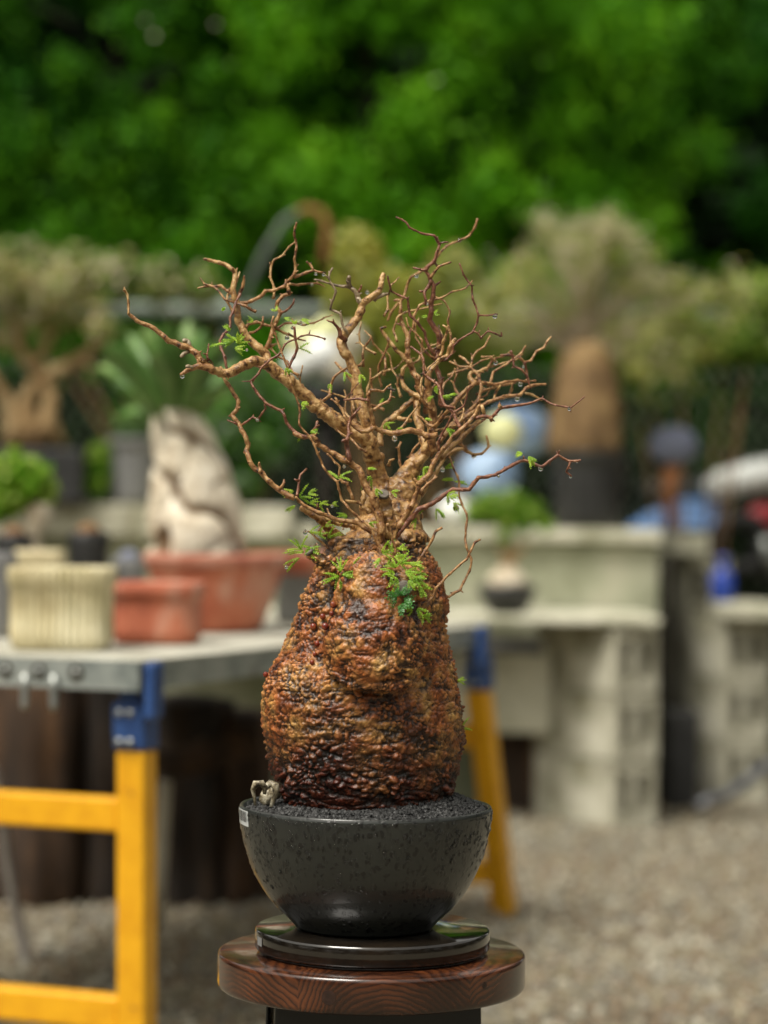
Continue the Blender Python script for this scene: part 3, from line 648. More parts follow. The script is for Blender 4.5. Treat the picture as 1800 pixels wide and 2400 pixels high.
# small bowl plant on lower bench
D = 6.95; bc = W(1188, 1416, D); bc.z = .594
t = thing('small_bowl_plant', bc, 'small swollen pale caudex with drooping green leaves in a round black bowl', 'potted plant')
b = MB(); b.lathe([(.035,0),(.05,.004),(.070,.03),(.082,.06),(.085,.078),(.079,.080),(.074,.07)], bc, 36); b.build('black_bowl', M['black'], t)
b = MB(); b.ico(bc+Vector((0,0,.087)), .055, 4, (1.05,1,.65), .0); b.ico(bc+Vector((.0,0,.11)), .04, 4, (1,1,.7)); b.build('caudex', M['pale_trunk'], t)
b = MB()
for dx in (-.03, 0, .03, .06): b.tube([bc+Vector((0,0,.12)), bc+Vector((dx*.5,0,.17)), bc+Vector((dx,0,.21))], [.008,.006,.003], 6)
b.build('stems', M['tan_trunk'], t)
cloud_obj('leaves', [M['lime'], M['hedge2'], M['olive']], [(*W(x, y, D), PX(r, D)) for x, y, r in ((1150,1185,36),(1200,1180,34),(1240,1205,34),(1110,1200,22),(1275,1228,20),(1190,1215,30),(1185,1255,18),(1225,1240,18))], 1500, .010, t, mw=[.35,.45,.2])

# ================================================================ TABLE ON TRESTLES
cor = Vector((W(332, 1557, 3.62).x, 3.62, 0)); far = Vector((W(1145, 1460, 5.12).x, 5.12, 0))
du = (far-cor).normalized(); dv = Vector((-du.y, du.x, 0)); ang = math.atan2(du.y, du.x)
TL = (far-cor).length; TWd = .76
MT = Matrix.Translation(cor) @ Matrix.Rotation(ang, 4, 'Z')     # local x along the long side, y across to the left
def T3(x, y, z): return MT @ Vector((x, y, z))
nb = 3; bw = TWd/nb
for k in range(nb):
    y0, y1 = k*bw+.002, (k+1)*bw-.002
    t = thing('scaffold_board', T3(TL/2, (y0+y1)/2, TZ-.045), f'{("nearest galvanised steel plank of the table top, its side facing the bonsai","middle galvanised steel plank of the table top","farthest left galvanised steel plank of the table top")[k]}', 'scaffold board', 'steel planks forming the table top')
    b = MB(); MM = MT
    b.box((0, y0, TZ-.0035), (TL, y1, TZ), MM)
    b.build('deck', M['deck'], t, smooth=False)
    b = MB()
    for yy in (y0, y1-.003): b.box((0.003, yy, TZ-.045), (TL-.003, yy+.003, TZ-.0045), MM)
    b.build('side_flange', M['steel'], t, smooth=False)
    # end plate with round holes
    b = MB(); b.box((-.004, y0, TZ-.045), (-.0005, y1, TZ-.0005), MM); b.build('end_plate', M['steel'], t, smooth=False)
    ex = -(MT.to_3x3() @ Vector((1,0,0)))
    for j, yy in enumerate((.106, .170, .228)):
        c = T3(-.0042, y0+yy, TZ-.021)
        b = MB(); b.tube([c+(MT.to_3x3() @ Vector((0, math.cos(q)*.010, 0)))+Vector((0,0,math.sin(q)*.010)) for q in np.linspace(0, 6.2832, 25)], .003, 8, cap=False); b.build('hole_ring', M['slot'], t)
        b = MB(); b.tube([c, c+ex*.004], [.0065, .005], 14); b.build('rivet', M['bolt'], t)
    for yy in (.142, .192):
        b = MB(); c = T3(-.008, y0+yy, TZ-.045); b.tube([c+Vector((0,0,.02)), c, c+Vector((0,0,-.026)), c+Vector((0,-.004,-.033))], [.006,.0065,.0065,.004], 10); b.build('hook', M['bolt'], t)
def trestle(xc, sgn, label, lean=.145, y0_=.0):
    root = thing('trestle', T3(xc, .2, 0), label, 'trestle', 'yellow steel trestles carrying the table')
    hw = .024
    def post(y, zt0, zt1, name, m, lean0, lean1, sz=hw):
        b = MB(); p0 = T3(xc+lean0, y, zt0); p1 = T3(xc+lean1, y, zt1); ex = (MT.to_3x3() @ Vector((1,0,0))); ey = (MT.to_3x3() @ Vector((0,1,0)))
        # screen-facing square tube, turned to the table
        v = []
        for p in (p0, p1):
            for a, c in ((-1,-1),(1,-1),(1,1),(-1,1)): v.append(p+ex*a*sz+ey*c*sz)
        b.add(v, [(3,2,1,0),(4,5,6,7),(0,1,5,4),(1,2,6,5),(2,3,7,6),(3,0,4,7)])
        return bevel(b.build(name, m, root, smooth=False), .006, 3)
    zs = .50
    ya, yb = hw+y0_, .36
    for y in (ya, yb):
        post(y, .0, zs, 'leg', M['yellow'], sgn*lean, sgn*.02)
        post(y, zs+.0005, zs+.074, 'blue_sleeve', M['blue'], sgn*.02, sgn*.012, hw+.003)
        post(y, zs+.0745, TZ-.047, 'blue_bracket', M['blue'], sgn*.004, 0, .016)
    b = MB(); b.box((xc-.030, -.020, zs+.05), (xc+.008, -.003, TZ-.001), MT); bevel(b.build('corner_plate', M['blue'], root, smooth=False), .006, 3)
    for z in (.40, .096):
        ln = sgn*(lean+(.02-lean)*z/zs)
        b = MB(); b.box((xc+ln-.018, ya+hw+.001, z-.026), (xc+ln+.018, yb-hw-.001, z+.026), MT); bevel(b.build('crossbar', M['yellow'], root, smooth=False), .006, 3)
    for z in (zs+.014, zs+.058):
        c = T3(xc+sgn*.016-(hw+.003), ya+.004, z); ex = -(MT.to_3x3() @ Vector((1,0,0)))
        for q in (-.009, .009): b = MB(); b.tube([c+dv*q, c+dv*q+ex*.005], .0062, 12); b.build('bolt', M['bolt'], root)
    return root
trestle(.030, 1, 'near yellow trestle with blue brackets, filling the lower left corner', .035, .008)
trestle(TL-.06, 1, 'far yellow trestle leg and blue bracket between the bonsai and the concrete blocks', .21, -.018)
# tarry clutter under the table: upright logs
random.seed(33)
LG = [(-40,5.40,105,.50,'darkwood2'),(95,5.36,120,.52,'darkwood'),(262,5.42,108,.50,'darkwood2'),(425,5.38,112,.45,'darkwood2'),(560,5.40,80,.42,'darkwood')]
nmz = ['leftmost', 'second from left', 'middle', 'second from right', 'rightmost']
for i, (px, D, r, h, m) in enumerate(LG):
    b = MB(); c = W(px, 1800, D); c.z = 0
    ph = random.random()*9; nz_ = 22
    b.lathe([(PX(r, D)*(1+.05*math.sin(k*.5+ph)), h*k/nz_) for k in range(nz_+1)]+[(PX(r, D)*.5, h+.012)], c, 60, wob=lambda a, z, ph=ph: 1+.07*math.sin(3*a+ph)+.05*math.sin(7*a+z*4)+.05*noise.noise(Vector((math.cos(a)*5, math.sin(a)*5, z*3+ph))))
    b.build('upright_log', M[m], label=f'{nmz[i]} of the five thick dark logs standing under the table', cat='log', group='dark logs standing under the table')
b = MB(); P = [W(330,1770,5.0), W(400,1795,5.0), W(470,1775,5.0), W(540,1750,5.0), W(610,1745,5.0)]
b.tube(P, [PX(q, 5.0) for q in (20, 34, 42, 40, 26)], 20, jit=.10); b.build('fallen_log', M['darkwood'], label='brown log lying across the upright logs beside the bowl', cat='log')
b = MB(); b.tube([W(388,1830,4.85), W(384,1900,4.85), W(378,2020,4.8), W(368,2180,4.8)], .013, 12); b.build('pale_pole', M['palebeige'], label='slim pale pole leaning behind the near yellow leg', cat='pole')
b = MB(); b.tube([W(-30,1780,4.6), W(0,1860,4.6), W(14,2000,4.6), W(38,2140,4.6), W(60,2240,4.6), W(68,2330,4.55)], .011, 12); b.build('grey_cable', M['hosegrey'], label='grey hose hanging in a curve under the table at the left edge', cat='hose')
# pots on the table
def P_on(px, D): p = W(px, 1500, D); return Vector((p.x, p.y, TZ+.001))
c = P_on(146, 3.93)
t = thing('cream_planter', c, 'cream glazed square planter with vertical ribs at the front left of the table', 'planter')
b = MB(); rr = PX(113, 4.02); hh = PX(192, 3.93)
wob = lambda a, z: 1+.034*math.sin(44*a)+.006*math.sin(13*a+z*90)
b.lathe([(rr*.84,0),(rr*.93,.006),(rr*.96,.02),(rr*.96,.035),(rr*.95,.04),(rr*.955,hh-.032),(rr,hh-.028),(rr*1.01,hh-.004),(rr*.99,hh),(rr*.9,hh),(rr*.88,hh-.005),(rr*.86,hh-.04)], c, 240, sq=6, wob=wob)
b.build('planter_body', M['cream'], t); b = MB(); b.lathe([(rr*.84,hh-.025),(rr*.5,hh-.022)], c, 60, sq=6); b.build('soil', M['soil'], t)
c = P_on(92, 4.75)
t = thing('cream_planter', c, 'smaller cream planter half hidden behind the ribbed square one', 'planter')
b = MB(); rr = PX(56, 4.75); hh = PX(178, 4.75); b.lathe([(rr*.85,0),(rr*.97,.01),(rr*.97,hh-.02),(rr,hh-.018),(rr,hh),(rr*.85,hh),(rr*.84,hh-.03)], c, 60, sq=6); b.build('planter_body', M['cream'], t)
c = P_on(-12, 4.3)
t = thing('dark_pot', c, 'dark grey pot cut off by the left edge of the table', 'plant pot')
b = MB(); pot_lathe(b, c, .03, .038, .15); b.build('pot_body', M['grey_pot'], t)
c = P_on(368, 4.15)
t = thing('terracotta_pot', c, 'low terracotta pot with a thick rolled rim next to the cream planter', 'plant pot')
b = MB(); r1 = PX(106, 4.25); hh = PX(140, 4.25)
b.lathe([(r1*.80,0),(r1*.90,.004),(r1*.95,.018),(r1*.94,.024),(r1*.93,hh-.033),(r1*.935,hh-.030),(r1*1.0,hh-.026),(r1*1.03,hh-.014),(r1*1.01,hh-.003),(r1*.97,hh),(r1*.86,hh),(r1*.84,hh-.005),(r1*.83,hh-.03)], c, 72, sq=3.2)
b.build('pot_body', M['terra'], t); b = MB(); b.lathe([(r1*.82,hh-.02),(r1*.4,hh-.016)], c, 40, sq=3.2); b.build('soil', M['soil'], t)
c = P_on(503, 4.60)
t = thing('terracotta_bowl', c, 'wide flaring terracotta bowl with a lime stained rim holding the twisted pale trunk', 'plant pot')
r1 = PX(164, 4.72); hh = PX(178, 4.72)
b = MB(); b.lathe([(r1*.55,0),(r1*.62,.004),(r1*.70,.02),(r1*.80,hh*.4),(r1*.89,hh*.65),(r1*.95,hh-.024),(r1*.955,hh-.0235)], c, 80); b.build('bowl_body', M['terra'], t)
b = MB(); b.lathe([(r1*.955,hh-.0230),(r1*1.0,hh-.022),(r1*1.01,hh-.004),(r1*.99,hh),(r1*.90,hh),(r1*.88,hh-.004),(r1*.86,hh-.03)], c, 80); b.build('rim', M['terra_pale'], t)
soil_disc(c+Vector((0,0,hh-.018)), r1*.88, 50, parent=t)
cbowl = c; hbowl = hh
t = thing('twisted_plant', c+Vector((0,0,hh-.01)), 'twisted cream and brown furrowed trunk topped with broad strap leaves', 'plant')
# twisted trunk: voxel blended fluted tubes
b = MB(); Dt = 4.72
prof = [(1320,350,570),(1290,348,568),(1250,350,565),(1210,352,560),(1180,358,560),(1150,358,552),(1120,355,545),(1090,352,532),(1050,352,510),(1010,355,492),(980,360,470),(960,372,450)]
V = []; RELT = []; nr = 120; ny = 90
ysx = np.linspace(1320, 955, ny); pl = np.array(prof)[::-1]
for yv in ysx:
    l = np.interp(yv, pl[:, 0], pl[:, 1]); r_ = np.interp(yv, pl[:, 0], pl[:, 2]); cx = (l+r_)/2; hw = (r_-l)/2
    c_ = W(cx, yv, Dt)
    for k in range(nr):
        a = 2*math.pi*k/nr; ww = noise.noise(Vector((math.cos(a)*1.3, math.sin(a)*1.3, yv*.010)))*1.6; tw = a*3+ (1320-yv)*.030+ww*1.6
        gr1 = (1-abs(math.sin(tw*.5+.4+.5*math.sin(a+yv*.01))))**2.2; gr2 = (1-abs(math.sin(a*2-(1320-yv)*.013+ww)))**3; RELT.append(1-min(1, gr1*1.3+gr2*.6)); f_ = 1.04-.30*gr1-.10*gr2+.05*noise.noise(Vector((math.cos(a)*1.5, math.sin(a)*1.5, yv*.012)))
        V.append(c_+Vector((math.cos(a)*PX(hw, Dt)*f_*1.02, math.sin(a)*PX(hw, Dt)*f_*.9, 0)))
b.add(V, [(i*nr+k, i*nr+(k+1) % nr, (i+1)*nr+(k+1) % nr, (i+1)*nr+k) for i in range(ny-1) for k in range(nr)]+[tuple((ny-1)*nr+k for k in range(nr))])
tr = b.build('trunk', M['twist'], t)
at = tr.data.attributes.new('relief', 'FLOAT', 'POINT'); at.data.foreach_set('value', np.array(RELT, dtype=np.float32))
random.seed(8); b = MB()
for i, (ax, ay, ex_, ey_, w_, dd) in enumerate([(400,1000,245,810,17,-.05),(405,990,300,785,16,.05),(410,985,345,765,16,0),(420,980,395,760,18,-.05),(425,980,445,752,15,.04),(430,985,480,775,17,.0),(435,990,520,800,17,-.04),(440,1000,560,850,17,.05),(400,1010,270,900,15,.0),(395,1000,230,860,14,.06),(425,975,420,790,14,-.08),(440,1000,540,900,14,-.05),(415,990,365,830,16,-.09),(430,990,470,840,15,-.08),(400,1010,330,950,12,-.05),(410,985,310,840,12,.0),(405,1005,280,980,12,.03)]):
    p0 = W(ax, ay, Dt); p1 = W(ex_, ey_, Dt+dd*2); mid = (p0+p1)/2+Vector((0, 0, .02+abs(p1.x-p0.x)*.15)); n_ = 9; v = []
    side = Vector((1, 0, 0)) if abs(p1.x-p0.x) < .1 else (p1-p0).cross(Vector((0, 1, 0))).normalized()
    for k in range(n_+1):
        q = k/n_; p = p0*(1-q)**2+mid*2*q*(1-q)+p1*q*q
        wq = PX(w_, Dt)*1.7*(.5+.9*q-.2*q*q)*(1 if k < n_-1 else (.7 if k == n_-1 else .25))
        v += [p-side*wq, p+Vector((0, -.006, 0))*1.0, p+side*wq, p+Vector((0, .004, 0))]
    f_ = []
    for k in range(n_):
        for j in range(4): f_.append((4*k+j, 4*k+(j+1) % 4, 4*k+4+(j+1) % 4, 4*k+4+j))
    b = MB(); b.add(v, f_); b.build('strap_leaf', M['strap'], t)
c = P_on(745, 5.05)
t = thing('terracotta_bowl', c+Vector((-.03,0,0)), 'shallow terracotta bowl mostly hidden behind the bonsai neck', 'plant pot')
b = MB(); b.lathe([(.05,0),(.06,.01),(.055,.10),(.056,.1005)], t.location, 40); b.build('grey_stand', M['grey_pot'], t)
b = MB(); b.lathe([(.05,.101),(.10,.105),(.115,.13),(.118,.145),(.11,.147),(.10,.13)], t.location, 50); b.build('bowl_body', M['terra'], t)
# clutter of small pots along the back of the table
for (px, D, r, h, m, lb) in ((205, 5.0, .042, .085, 'black', 'small black pot holding an orange caudex behind the cream planters'), (300, 5.1, .036, .07, 'grey_pot', 'small grey pot behind the low terracotta pot'), (30, 5.0, .04, .08, 'black', 'small black pot behind the cream planter at the far left')):
    c = P_on(px, D); c.z = TZ+.001
    t = thing('small_pot', c, lb, 'plant pot', 'small pots at the back of the table')
    z0 = W(px, 1345, D).z-TZ if px != 300 else .06
    b = MB(); pot_lathe(b, c, r*.8, r, h+max(0, z0)); b.build('pot_body', M[m], t)
    b = MB(); b.ico(c+Vector((0, 0, h+max(0, z0))), r*.62, 3, (1, 1, .8), .02); b.build('caudex', M['brown_trunk'] if m == 'black' else M['greyblue'], t)

# ================================================================ THE BONSAI
D0 = 2.30
# stool
sc = W(871, 2228, D0); stz = sc.z
stool = thing('wooden_stool', Vector((sc.x, sc.y, 0)), 'round dark reddish pine stool with a black base under the bonsai', 'stool')
a = PX(360, D0); th = .0335
b = MB(); n_ = 128
b.lathe([(a*.5,-th),(a*.96,-th),(a*.985,-th+.0010),(a*.997,-th+.0032),(a,-th+.006),(a,-.0045),(a*.9975,-.0022),(a*.991,-.0006),(a*.983,0),(a*.5,0),(a*.01,0)], (sc.x, sc.y, stz), n_)
seat = b.build('seat', M['stoolwood'], stool)
# move texture origin: seat mesh object sits at the stool's top
seat.data.transform(Matrix.Translation((0, 0, -stz))); seat.location = (0, 0, stz)
kn = Vector((W(771, 2332, D0).x-sc.x, 0, 0)); ka = math.asin(max(-1, min(1, kn.x/a)))
for (px, py, rk) in ((771, 2332, .0066), (1138, 2322, .003)):
    x = W(px, py, D0-.13).x-sc.x; y = -math.sqrt(a*a-x*x); nv = Vector((x, y, 0)).normalized(); z = W(px, py, D0-.13).z
    b = MB(); p = Vector((sc.x, sc.y, 0))+nv*(a-.001); p.z = z; b.tube([p-nv*.001, p+nv*.0012, p+nv*.00125], [rk, rk, rk*.9], 28); b.build('knot', M['knot'], stool, smooth=False)
# base: black panels
zt = stz-th-.0005
def panel(x0t, x1t, x0b, x1b, y, ythk, name='panel'):
    b = MB(); v = [(x0b,y,0),(x1b,y,0),(x1b,y+ythk,0),(x0b,y+ythk,0),(x0t,y,zt),(x1t,y,zt),(x1t,y+ythk,zt),(x0t,y+ythk,zt)]
    b.add(v, [(3,2,1,0),(4,5,6,7),(0,1,5,4),(1,2,6,5),(2,3,7,6),(3,0,4,7)]); return bevel(b.build(name, M['stool_black'], stool, smooth=False), .003, 2)
xl, xr_ = W(645, 2360, 2.22).x, W(1127, 2360, 2.22).x
panel(xl, xr_, xl-.012, xr_+.012, sc.y-.085, .02, 'front_panel')
panel(xl, xr_, xl-.012, xr_+.012, sc.y+.075, .02, 'back_panel')
panel(xl-.009, xl-.0055, xl-.022, xl-.018, sc.y-.06, .13, 'side_panel'); panel(xr_-.021, xr_-.001, xr_-.010, xr_+.010, sc.y-.064, .138, 'side_panel')
# turntable
tc_ = W(873, 2172, D0); ttz = tc_.z
tt = thing('turntable', Vector((tc_.x, tc_.y, stz+.0005)), 'glossy black round turntable between stool and bowl', 'turntable')
ra = PX(275, D0); H_ = ttz-stz
b = MB(); b.lathe([(ra*.90,.0003),(ra*.962,.0004),(ra*.964,.0028),(ra*.93,.003)], (tc_.x, tc_.y, stz), 96); b.build('foot_ring', M['turntable'], tt)
b = MB(); b.lathe([(ra*.93,.0032),(ra*.990,.0035),(ra,.0055),(ra,H_-.003),(ra*.993,H_-.001),(ra*.98,H_),(ra*.5,H_),(ra*.01,H_)], (tc_.x, tc_.y, stz), 128); b.build('top_disc', M['turntable'], tt)
b = MB(); x = W(609, 2205, 2.26).x-tc_.x; aa = math.acos(max(-1, min(1, x/ra)))
v = []
for k in range(5):
    q = -aa+(k-2)*.030
    for z in (.013, .021): v.append((tc_.x+math.cos(q)*(ra+.0005), tc_.y+math.sin(q)*(ra+.0005), stz+z-.003))
b.add(v, [(2*k, 2*k+2, 2*k+3, 2*k+1) for k in range(4)]); b.build('sticker', M['grey_pot'], tt)

# bowl
pc = W(857, 1885.5, D0); rimz = pc.z
pot = thing('bonsai_bowl', Vector((pc.x, pc.y, ttz+.0005)), 'charcoal ceramic bowl speckled with painted dark drop reflections, wet with rain drops, barcode sticker on its rim', 'bowl')
R0 = PX(296, D0); pz = ttz+.0006; Hp = rimz-pz
def zy(y): return rimz-PX(y-1886, D0)-pz
po = [(1,1886),(1.0,1896),(.998,1910),(.985,1940),(.965,1965),(.935,2000),(.893,2035),(.84,2066),(.775,2096),(.705,2121),(.650,2137),(.602,2150),(.570,2160),(.548,2168)]
outer = [(r*R0, zy(y)) for r, y in po][::-1]
pr = [(R0*.50, 0), (R0*.530, .0), (R0*.532, .0006)]+outer
pr[-1] = (R0*.999, Hp-.0030)
inner = [(R0*.996, Hp-.0012), (R0*.990, Hp-.0002), (R0*.984, Hp), (R0*.974, Hp-.0004), (R0*.965, Hp-.0015), (R0*.955, Hp-.02), (R0*.85, Hp-.05), (R0*.5, Hp-.07)]
def smooth_prof(p, n=4):
    o_ = []
    for i in range(len(p)-1):
        p0, p1, p2, p3 = p[max(i-1,0)], p[i], p[i+1], p[min(i+2,len(p)-1)]
        for k in range(n):
            t_ = k/n; o_.append(tuple(.5*((2*p1[j])+(-p0[j]+p2[j])*t_+(2*p0[j]-5*p1[j]+4*p2[j]-p3[j])*t_**2+(-p0[j]+3*p1[j]-3*p2[j]+p3[j])*t_**3) for j in (0, 1)))
    return o_+[p[-1]]
outp = smooth_prof(pr[2:], 4)
b = MB(); b.lathe(pr[:2]+outp+inner, (pc.x, pc.y, pz), 160); b.build('bowl_body', M['pot'], pot)
def surf(ang_, z, off=.0):
    zs_ = [q[1] for q in outp]; rs_ = [q[0] for q in outp]; r = np.interp(z, zs_, rs_)+off
    return Vector((pc.x+math.cos(ang_)*r, pc.y+math.sin(ang_)*r, pz+z))
def snorm(ang_, z):
    zs_ = [q[1] for q in outp]; rs_ = [q[0] for q in outp]; dr = (np.interp(z+.002, zs_, rs_)-np.interp(z-.002, zs_, rs_))/.004
    return Vector((math.cos(ang_), math.sin(ang_), -dr)).normalized()
# barcode sticker
A0, A1 = math.pi+math.acos(.995)-.02, math.pi+math.acos(.995)+.34
A0 = math.pi+.10; A1 = math.pi+.435
b = MB(); ns = 24; v = []
for k in range(ns+1):
    q = A0+(A1-A0)*k/ns
    for z in (Hp-.0165, Hp-.002): v.append(surf(q, z, .0004))
b.add(v, [(2*k, 2*k+2, 2*k+3, 2*k+1) for k in range(ns)]); stk = b.build('barcode_sticker', M['sticker'], pot)
b = MB(); random.seed(12); q = A0+.05
while q < A1-.03:
    wq = random.choice((.004, .008, .012)); b.add([surf(q, Hp-.0125, .0007), surf(q+wq, Hp-.0125, .0007), surf(q+wq, Hp-.003, .0007), surf(q, Hp-.003, .0007)], [(0,1,2,3)]); q += wq+random.choice((.005, .008))
b.build('barcode', M['ink'], stk)
# rain beads
random.seed(41); b = MB()
for i in range(620):
    q = random.uniform(math.pi, 2*math.pi); z = Hp-.004-abs(random.gauss(0, .03))
    if z < .01: continue
    r = random.choice((.0007, .0010, .0013, .0016)) if random.random() < .8 else random.uniform(.0018, .0026)
    nn_ = snorm(q, z); rot = nn_.to_track_quat('Z', 'Y'); b.ico(surf(q, z), r, 2, (1, random.uniform(1, 1.5), .45), 0, rot)
for i in range(90):
    q = random.uniform(math.pi*1.1, 1.9*math.pi); z = Hp-.0045-random.random()*.002; b.ico(surf(q, z), random.uniform(.0008, .0016), 2, (1.5, 1, .6), 0, snorm(q, z).to_track_quat('Z', 'Y'))
b.build('rain_beads', M['water'], pot, kind='stuff')
# soil granules
b = MB(); random.seed(17); ctr = Vector((pc.x, pc.y, 0))
def soilz(r, th_=0): 
    side = math.cos(th_)
    return rimz-.006+.012*max(0, 1-(r/(R0*.95))**2)+(.012*max(0, side)*math.sin(min(1, r/R0)*math.pi))
b.lathe([(R0*.955, rimz-.010), (R0*.8, rimz-.006), (R0*.5, rimz+.001)], ctr, 60)
for i in range(4600):
    r = R0*.94*math.sqrt(random.uniform(.25, 1)); th_ = random.uniform(0, 6.283) if i % 3 else random.uniform(math.pi, 2*math.pi)
    s_ = random.uniform(.0014, .0033)
    b.ico((ctr.x+math.cos(th_)*r, ctr.y+math.sin(th_)*r, soilz(r, th_)+random.uniform(-.001, .0012)), s_, 1, (1, random.uniform(.6, 1), random.uniform(.6, 1)), .22, Quaternion((random.random(), random.random(), random.random()), random.uniform(0, 6)))
b.build('soil_granules', M['soil'], smooth=False, kind='stuff', label='coarse black volcanic soil filling the bonsai bowl', cat='soil')
# curled husk on the soil at left
hk = thing('dried_husk', W(616, 1885, 2.29), 'curled pale dried husk lying on the soil at the left rim', 'husk')
random.seed(6)
def husk_tube(pts, rs, D, name):
    b = MB(); P = [W(x, y, D+random.uniform(-.004, .004)) for x, y in pts]; b.tube(P, [PX(r, D0) for r in rs], 9, jit=.28); return b.build(name, M['husk'], hk)
husk_tube([(598,1888),(597,1868),(592,1850),(600,1837),(614,1835),(622,1846),(620,1862)], [3,4,6,8,8,7,4], 2.26, 'arch')
husk_tube([(622,1846),(634,1836),(644,1842),(648,1860),(641,1876),(636,1892)], [6,9,9,7,6,4], 2.27, 'arch')
b = MB(); b.ico(W(628, 1868, 2.285), .0075, 3, (1, .8, 1.15), .18); b.ico(W(645, 1858, 2.285), .006, 3, (1,.8,1.1), .2); b.build('shell', M['husk'], hk)

# ---------------------------------------------------------------- trunk
root = thing('bonsai_tree', Vector((pc.x, pc.y, rimz)), 'warty orange brown swollen trunked bonsai with tangled bare branches and tiny green leaves', 'bonsai tree')
bm = bmesh.new()
def bm_blob(c, r, sc=(1,1,1), rot=None, sub=4):
    q = bmesh.ops.create_icosphere(bm, subdivisions=sub, radius=1)
    for v in q['verts']:
        p = Vector((v.co.x*sc[0]*r, v.co.y*sc[1]*r, v.co.z*sc[2]*r))
        if rot: p = rot @ p
        v.co = p+Vector(c)
def bm_tube(pts, rads, n=20):
    mb = MB(); mb.tube(pts, rads, n)
    vs = [bm.verts.new(v) for v in mb.v]
    for f in mb.f:
        try: bm.faces.new([vs[i] for i in f])
        except Exception: pass
outl = [(1262,776,985),(1285,764,998),(1310,752,1016),(1340,738,1036),(1380,720,1044),(1413,703,1053),(1440,697,1045),(1467,683,1040),(1505,668,1047),(1539,652,1057),(1570,634,1066),(1600,618,1072),(1648,611,1080),(1702,614,1084),(1756,627,1083),(1811,641,1076),(1847,654,1066),(1880,668,1052),(1905,680,1040)]
nr = 180; rings = []
for (y, l, r_) in outl:
    c_ = W((l+r_)/2, y, D0); hw = PX((r_-l)/2, D0)
    rings.append([bm.verts.new(c_+Vector((math.cos(2*math.pi*k/nr)*hw, math.sin(2*math.pi*k/nr)*hw*.93, 0))) for k in range(nr)])
for i in range(len(rings)-1):
    for k in range(nr): bm.faces.new((rings[i][k], rings[i+1][k], rings[i+1][(k+1) % nr], rings[i][(k+1) % nr]))
bm.faces.new(rings[0]); bm.faces.new(rings[-1][::-1])
# front lobe
bm_blob(W(876, 1508, D0-.066), PX(120, D0), (1, .98, .93)); bm_blob(W(882, 1552, D0-.074), PX(104, D0), (1, .95, .66)); bm_blob(W(880, 1470, D0-.068), PX(104, D0), (1, .95, 1.0))
bm_tube([W(550+fx/2.765, 1238+fy/2.765, D0-dd+.006) for fx, fy, dd in ((590,850,.080),(640,925,.092),(700,975,.100),(780,1012,.105),(860,1028,.107),(950,1020,.108),(1040,1022,.105),(1110,1000,.100),(1170,950,.092),(1205,880,.080))], [PX(q, D0) for q in (8,11,13,16,13,17,14,15,11,8)], 20)
bm_tube([W(880,1570,D0-.050), W(880,1460,D0-.058), W(886,1400,D0-.060), W(893,1352,D0-.058), W(897,1330,D0-.052)], [PX(q, D0) for q in (112,104,96,90,70)], 96)
bm_blob(W(826, 1352, D0-.062), PX(28, D0)); bm_blob(W(948, 1375, D0-.078), PX(52, D0), (1,.8,1)); bm_blob(W(985,1350,D0-.060), PX(24,D0))
bm_blob(W(915, 1325, D0-.055), PX(30, D0)); bm_blob(W(985, 1540, D0-.055), PX(36, D0), (1,.8,1.5))
# collar folds
for (x, y, rx, dz_, sz) in ((905,1238,82,.004,.5),(905,1262,98,.0,.3),(915,1205,70,.006,.6),(930,1160,52,.012,.8),(885,1185,44,.0,.9)): bm_blob(W(x, y, D0+dz_), PX(rx, D0), (1, .85, sz))
bm_tube([W(905,1230,D0), W(895,1170,D0+.005), W(884,1120,D0+.005), W(876,1070,D0)], [PX(q, D0) for q in (42,28,22,18)], 32)
bm_tube([W(920,1200,D0+.01), W(942,1140,D0+.015), W(960,1105,D0+.02), W(978,1080,D0+.02), W(1000,1050,D0+.02)], [PX(q, D0) for q in (44,29,20,15,11)], 32)
bm_tube([W(812,1290,D0-.01), W(781,1262,D0-.01), W(757,1235,D0-.005)], [PX(q, D0) for q in (30,19,15)], 16)
bm_tube([W(820,1370,D0-.045), W(781,1336,D0-.055), W(748,1310,D0-.058), W(726,1293,D0-.06)], [PX(q, D0) for q in (30,19,16,13)], 16)   # pruned side stub
bm_tube([W(905,1300,D0-.045), W(908,1265,D0-.048), W(910,1215,D0-.05), W(905,1180,D0-.05), W(900,1163,D0-.052)], [PX(q, D0) for q in (26,22,16,14,13.5)], 16)
me = bpy.data.meshes.new('tmp'); bm.to_mesh(me); bm.free()
tmp = bpy.data.objects.new('tmp', me); S.collection.objects.link(tmp)
rm = tmp.modifiers.new('r', 'REMESH'); rm.mode = 'VOXEL'; rm.voxel_size = .00115
smo = tmp.modifiers.new('s', 'SMOOTH'); smo.factor = .5; smo.iterations = 10
dg = bpy.context.evaluated_depsgraph_get(); ev = tmp.evaluated_get(dg); me2 = bpy.data.meshes.new_from_object(ev)
bpy.data.objects.remove(tmp)
nv = len(me2.vertices); co = np.empty(nv*3); me2.vertices.foreach_get('co', co); co = co.reshape(-1, 3)
no = np.empty(nv*3); me2.vertices.foreach_get('normal', no); no = no.reshape(-1, 3)
rel = np.zeros(nv, dtype=np.float32); stn = np.zeros(nv, dtype=np.float32); tan = np.zeros(nv, dtype=np.float32)
z_top = W(880, 1262, D0).z; z_bot = W(860, 1880, D0).z; z_mid = W(860, 1640, D0).z
lobe = np.array(W(880, 1430, D0-.06))
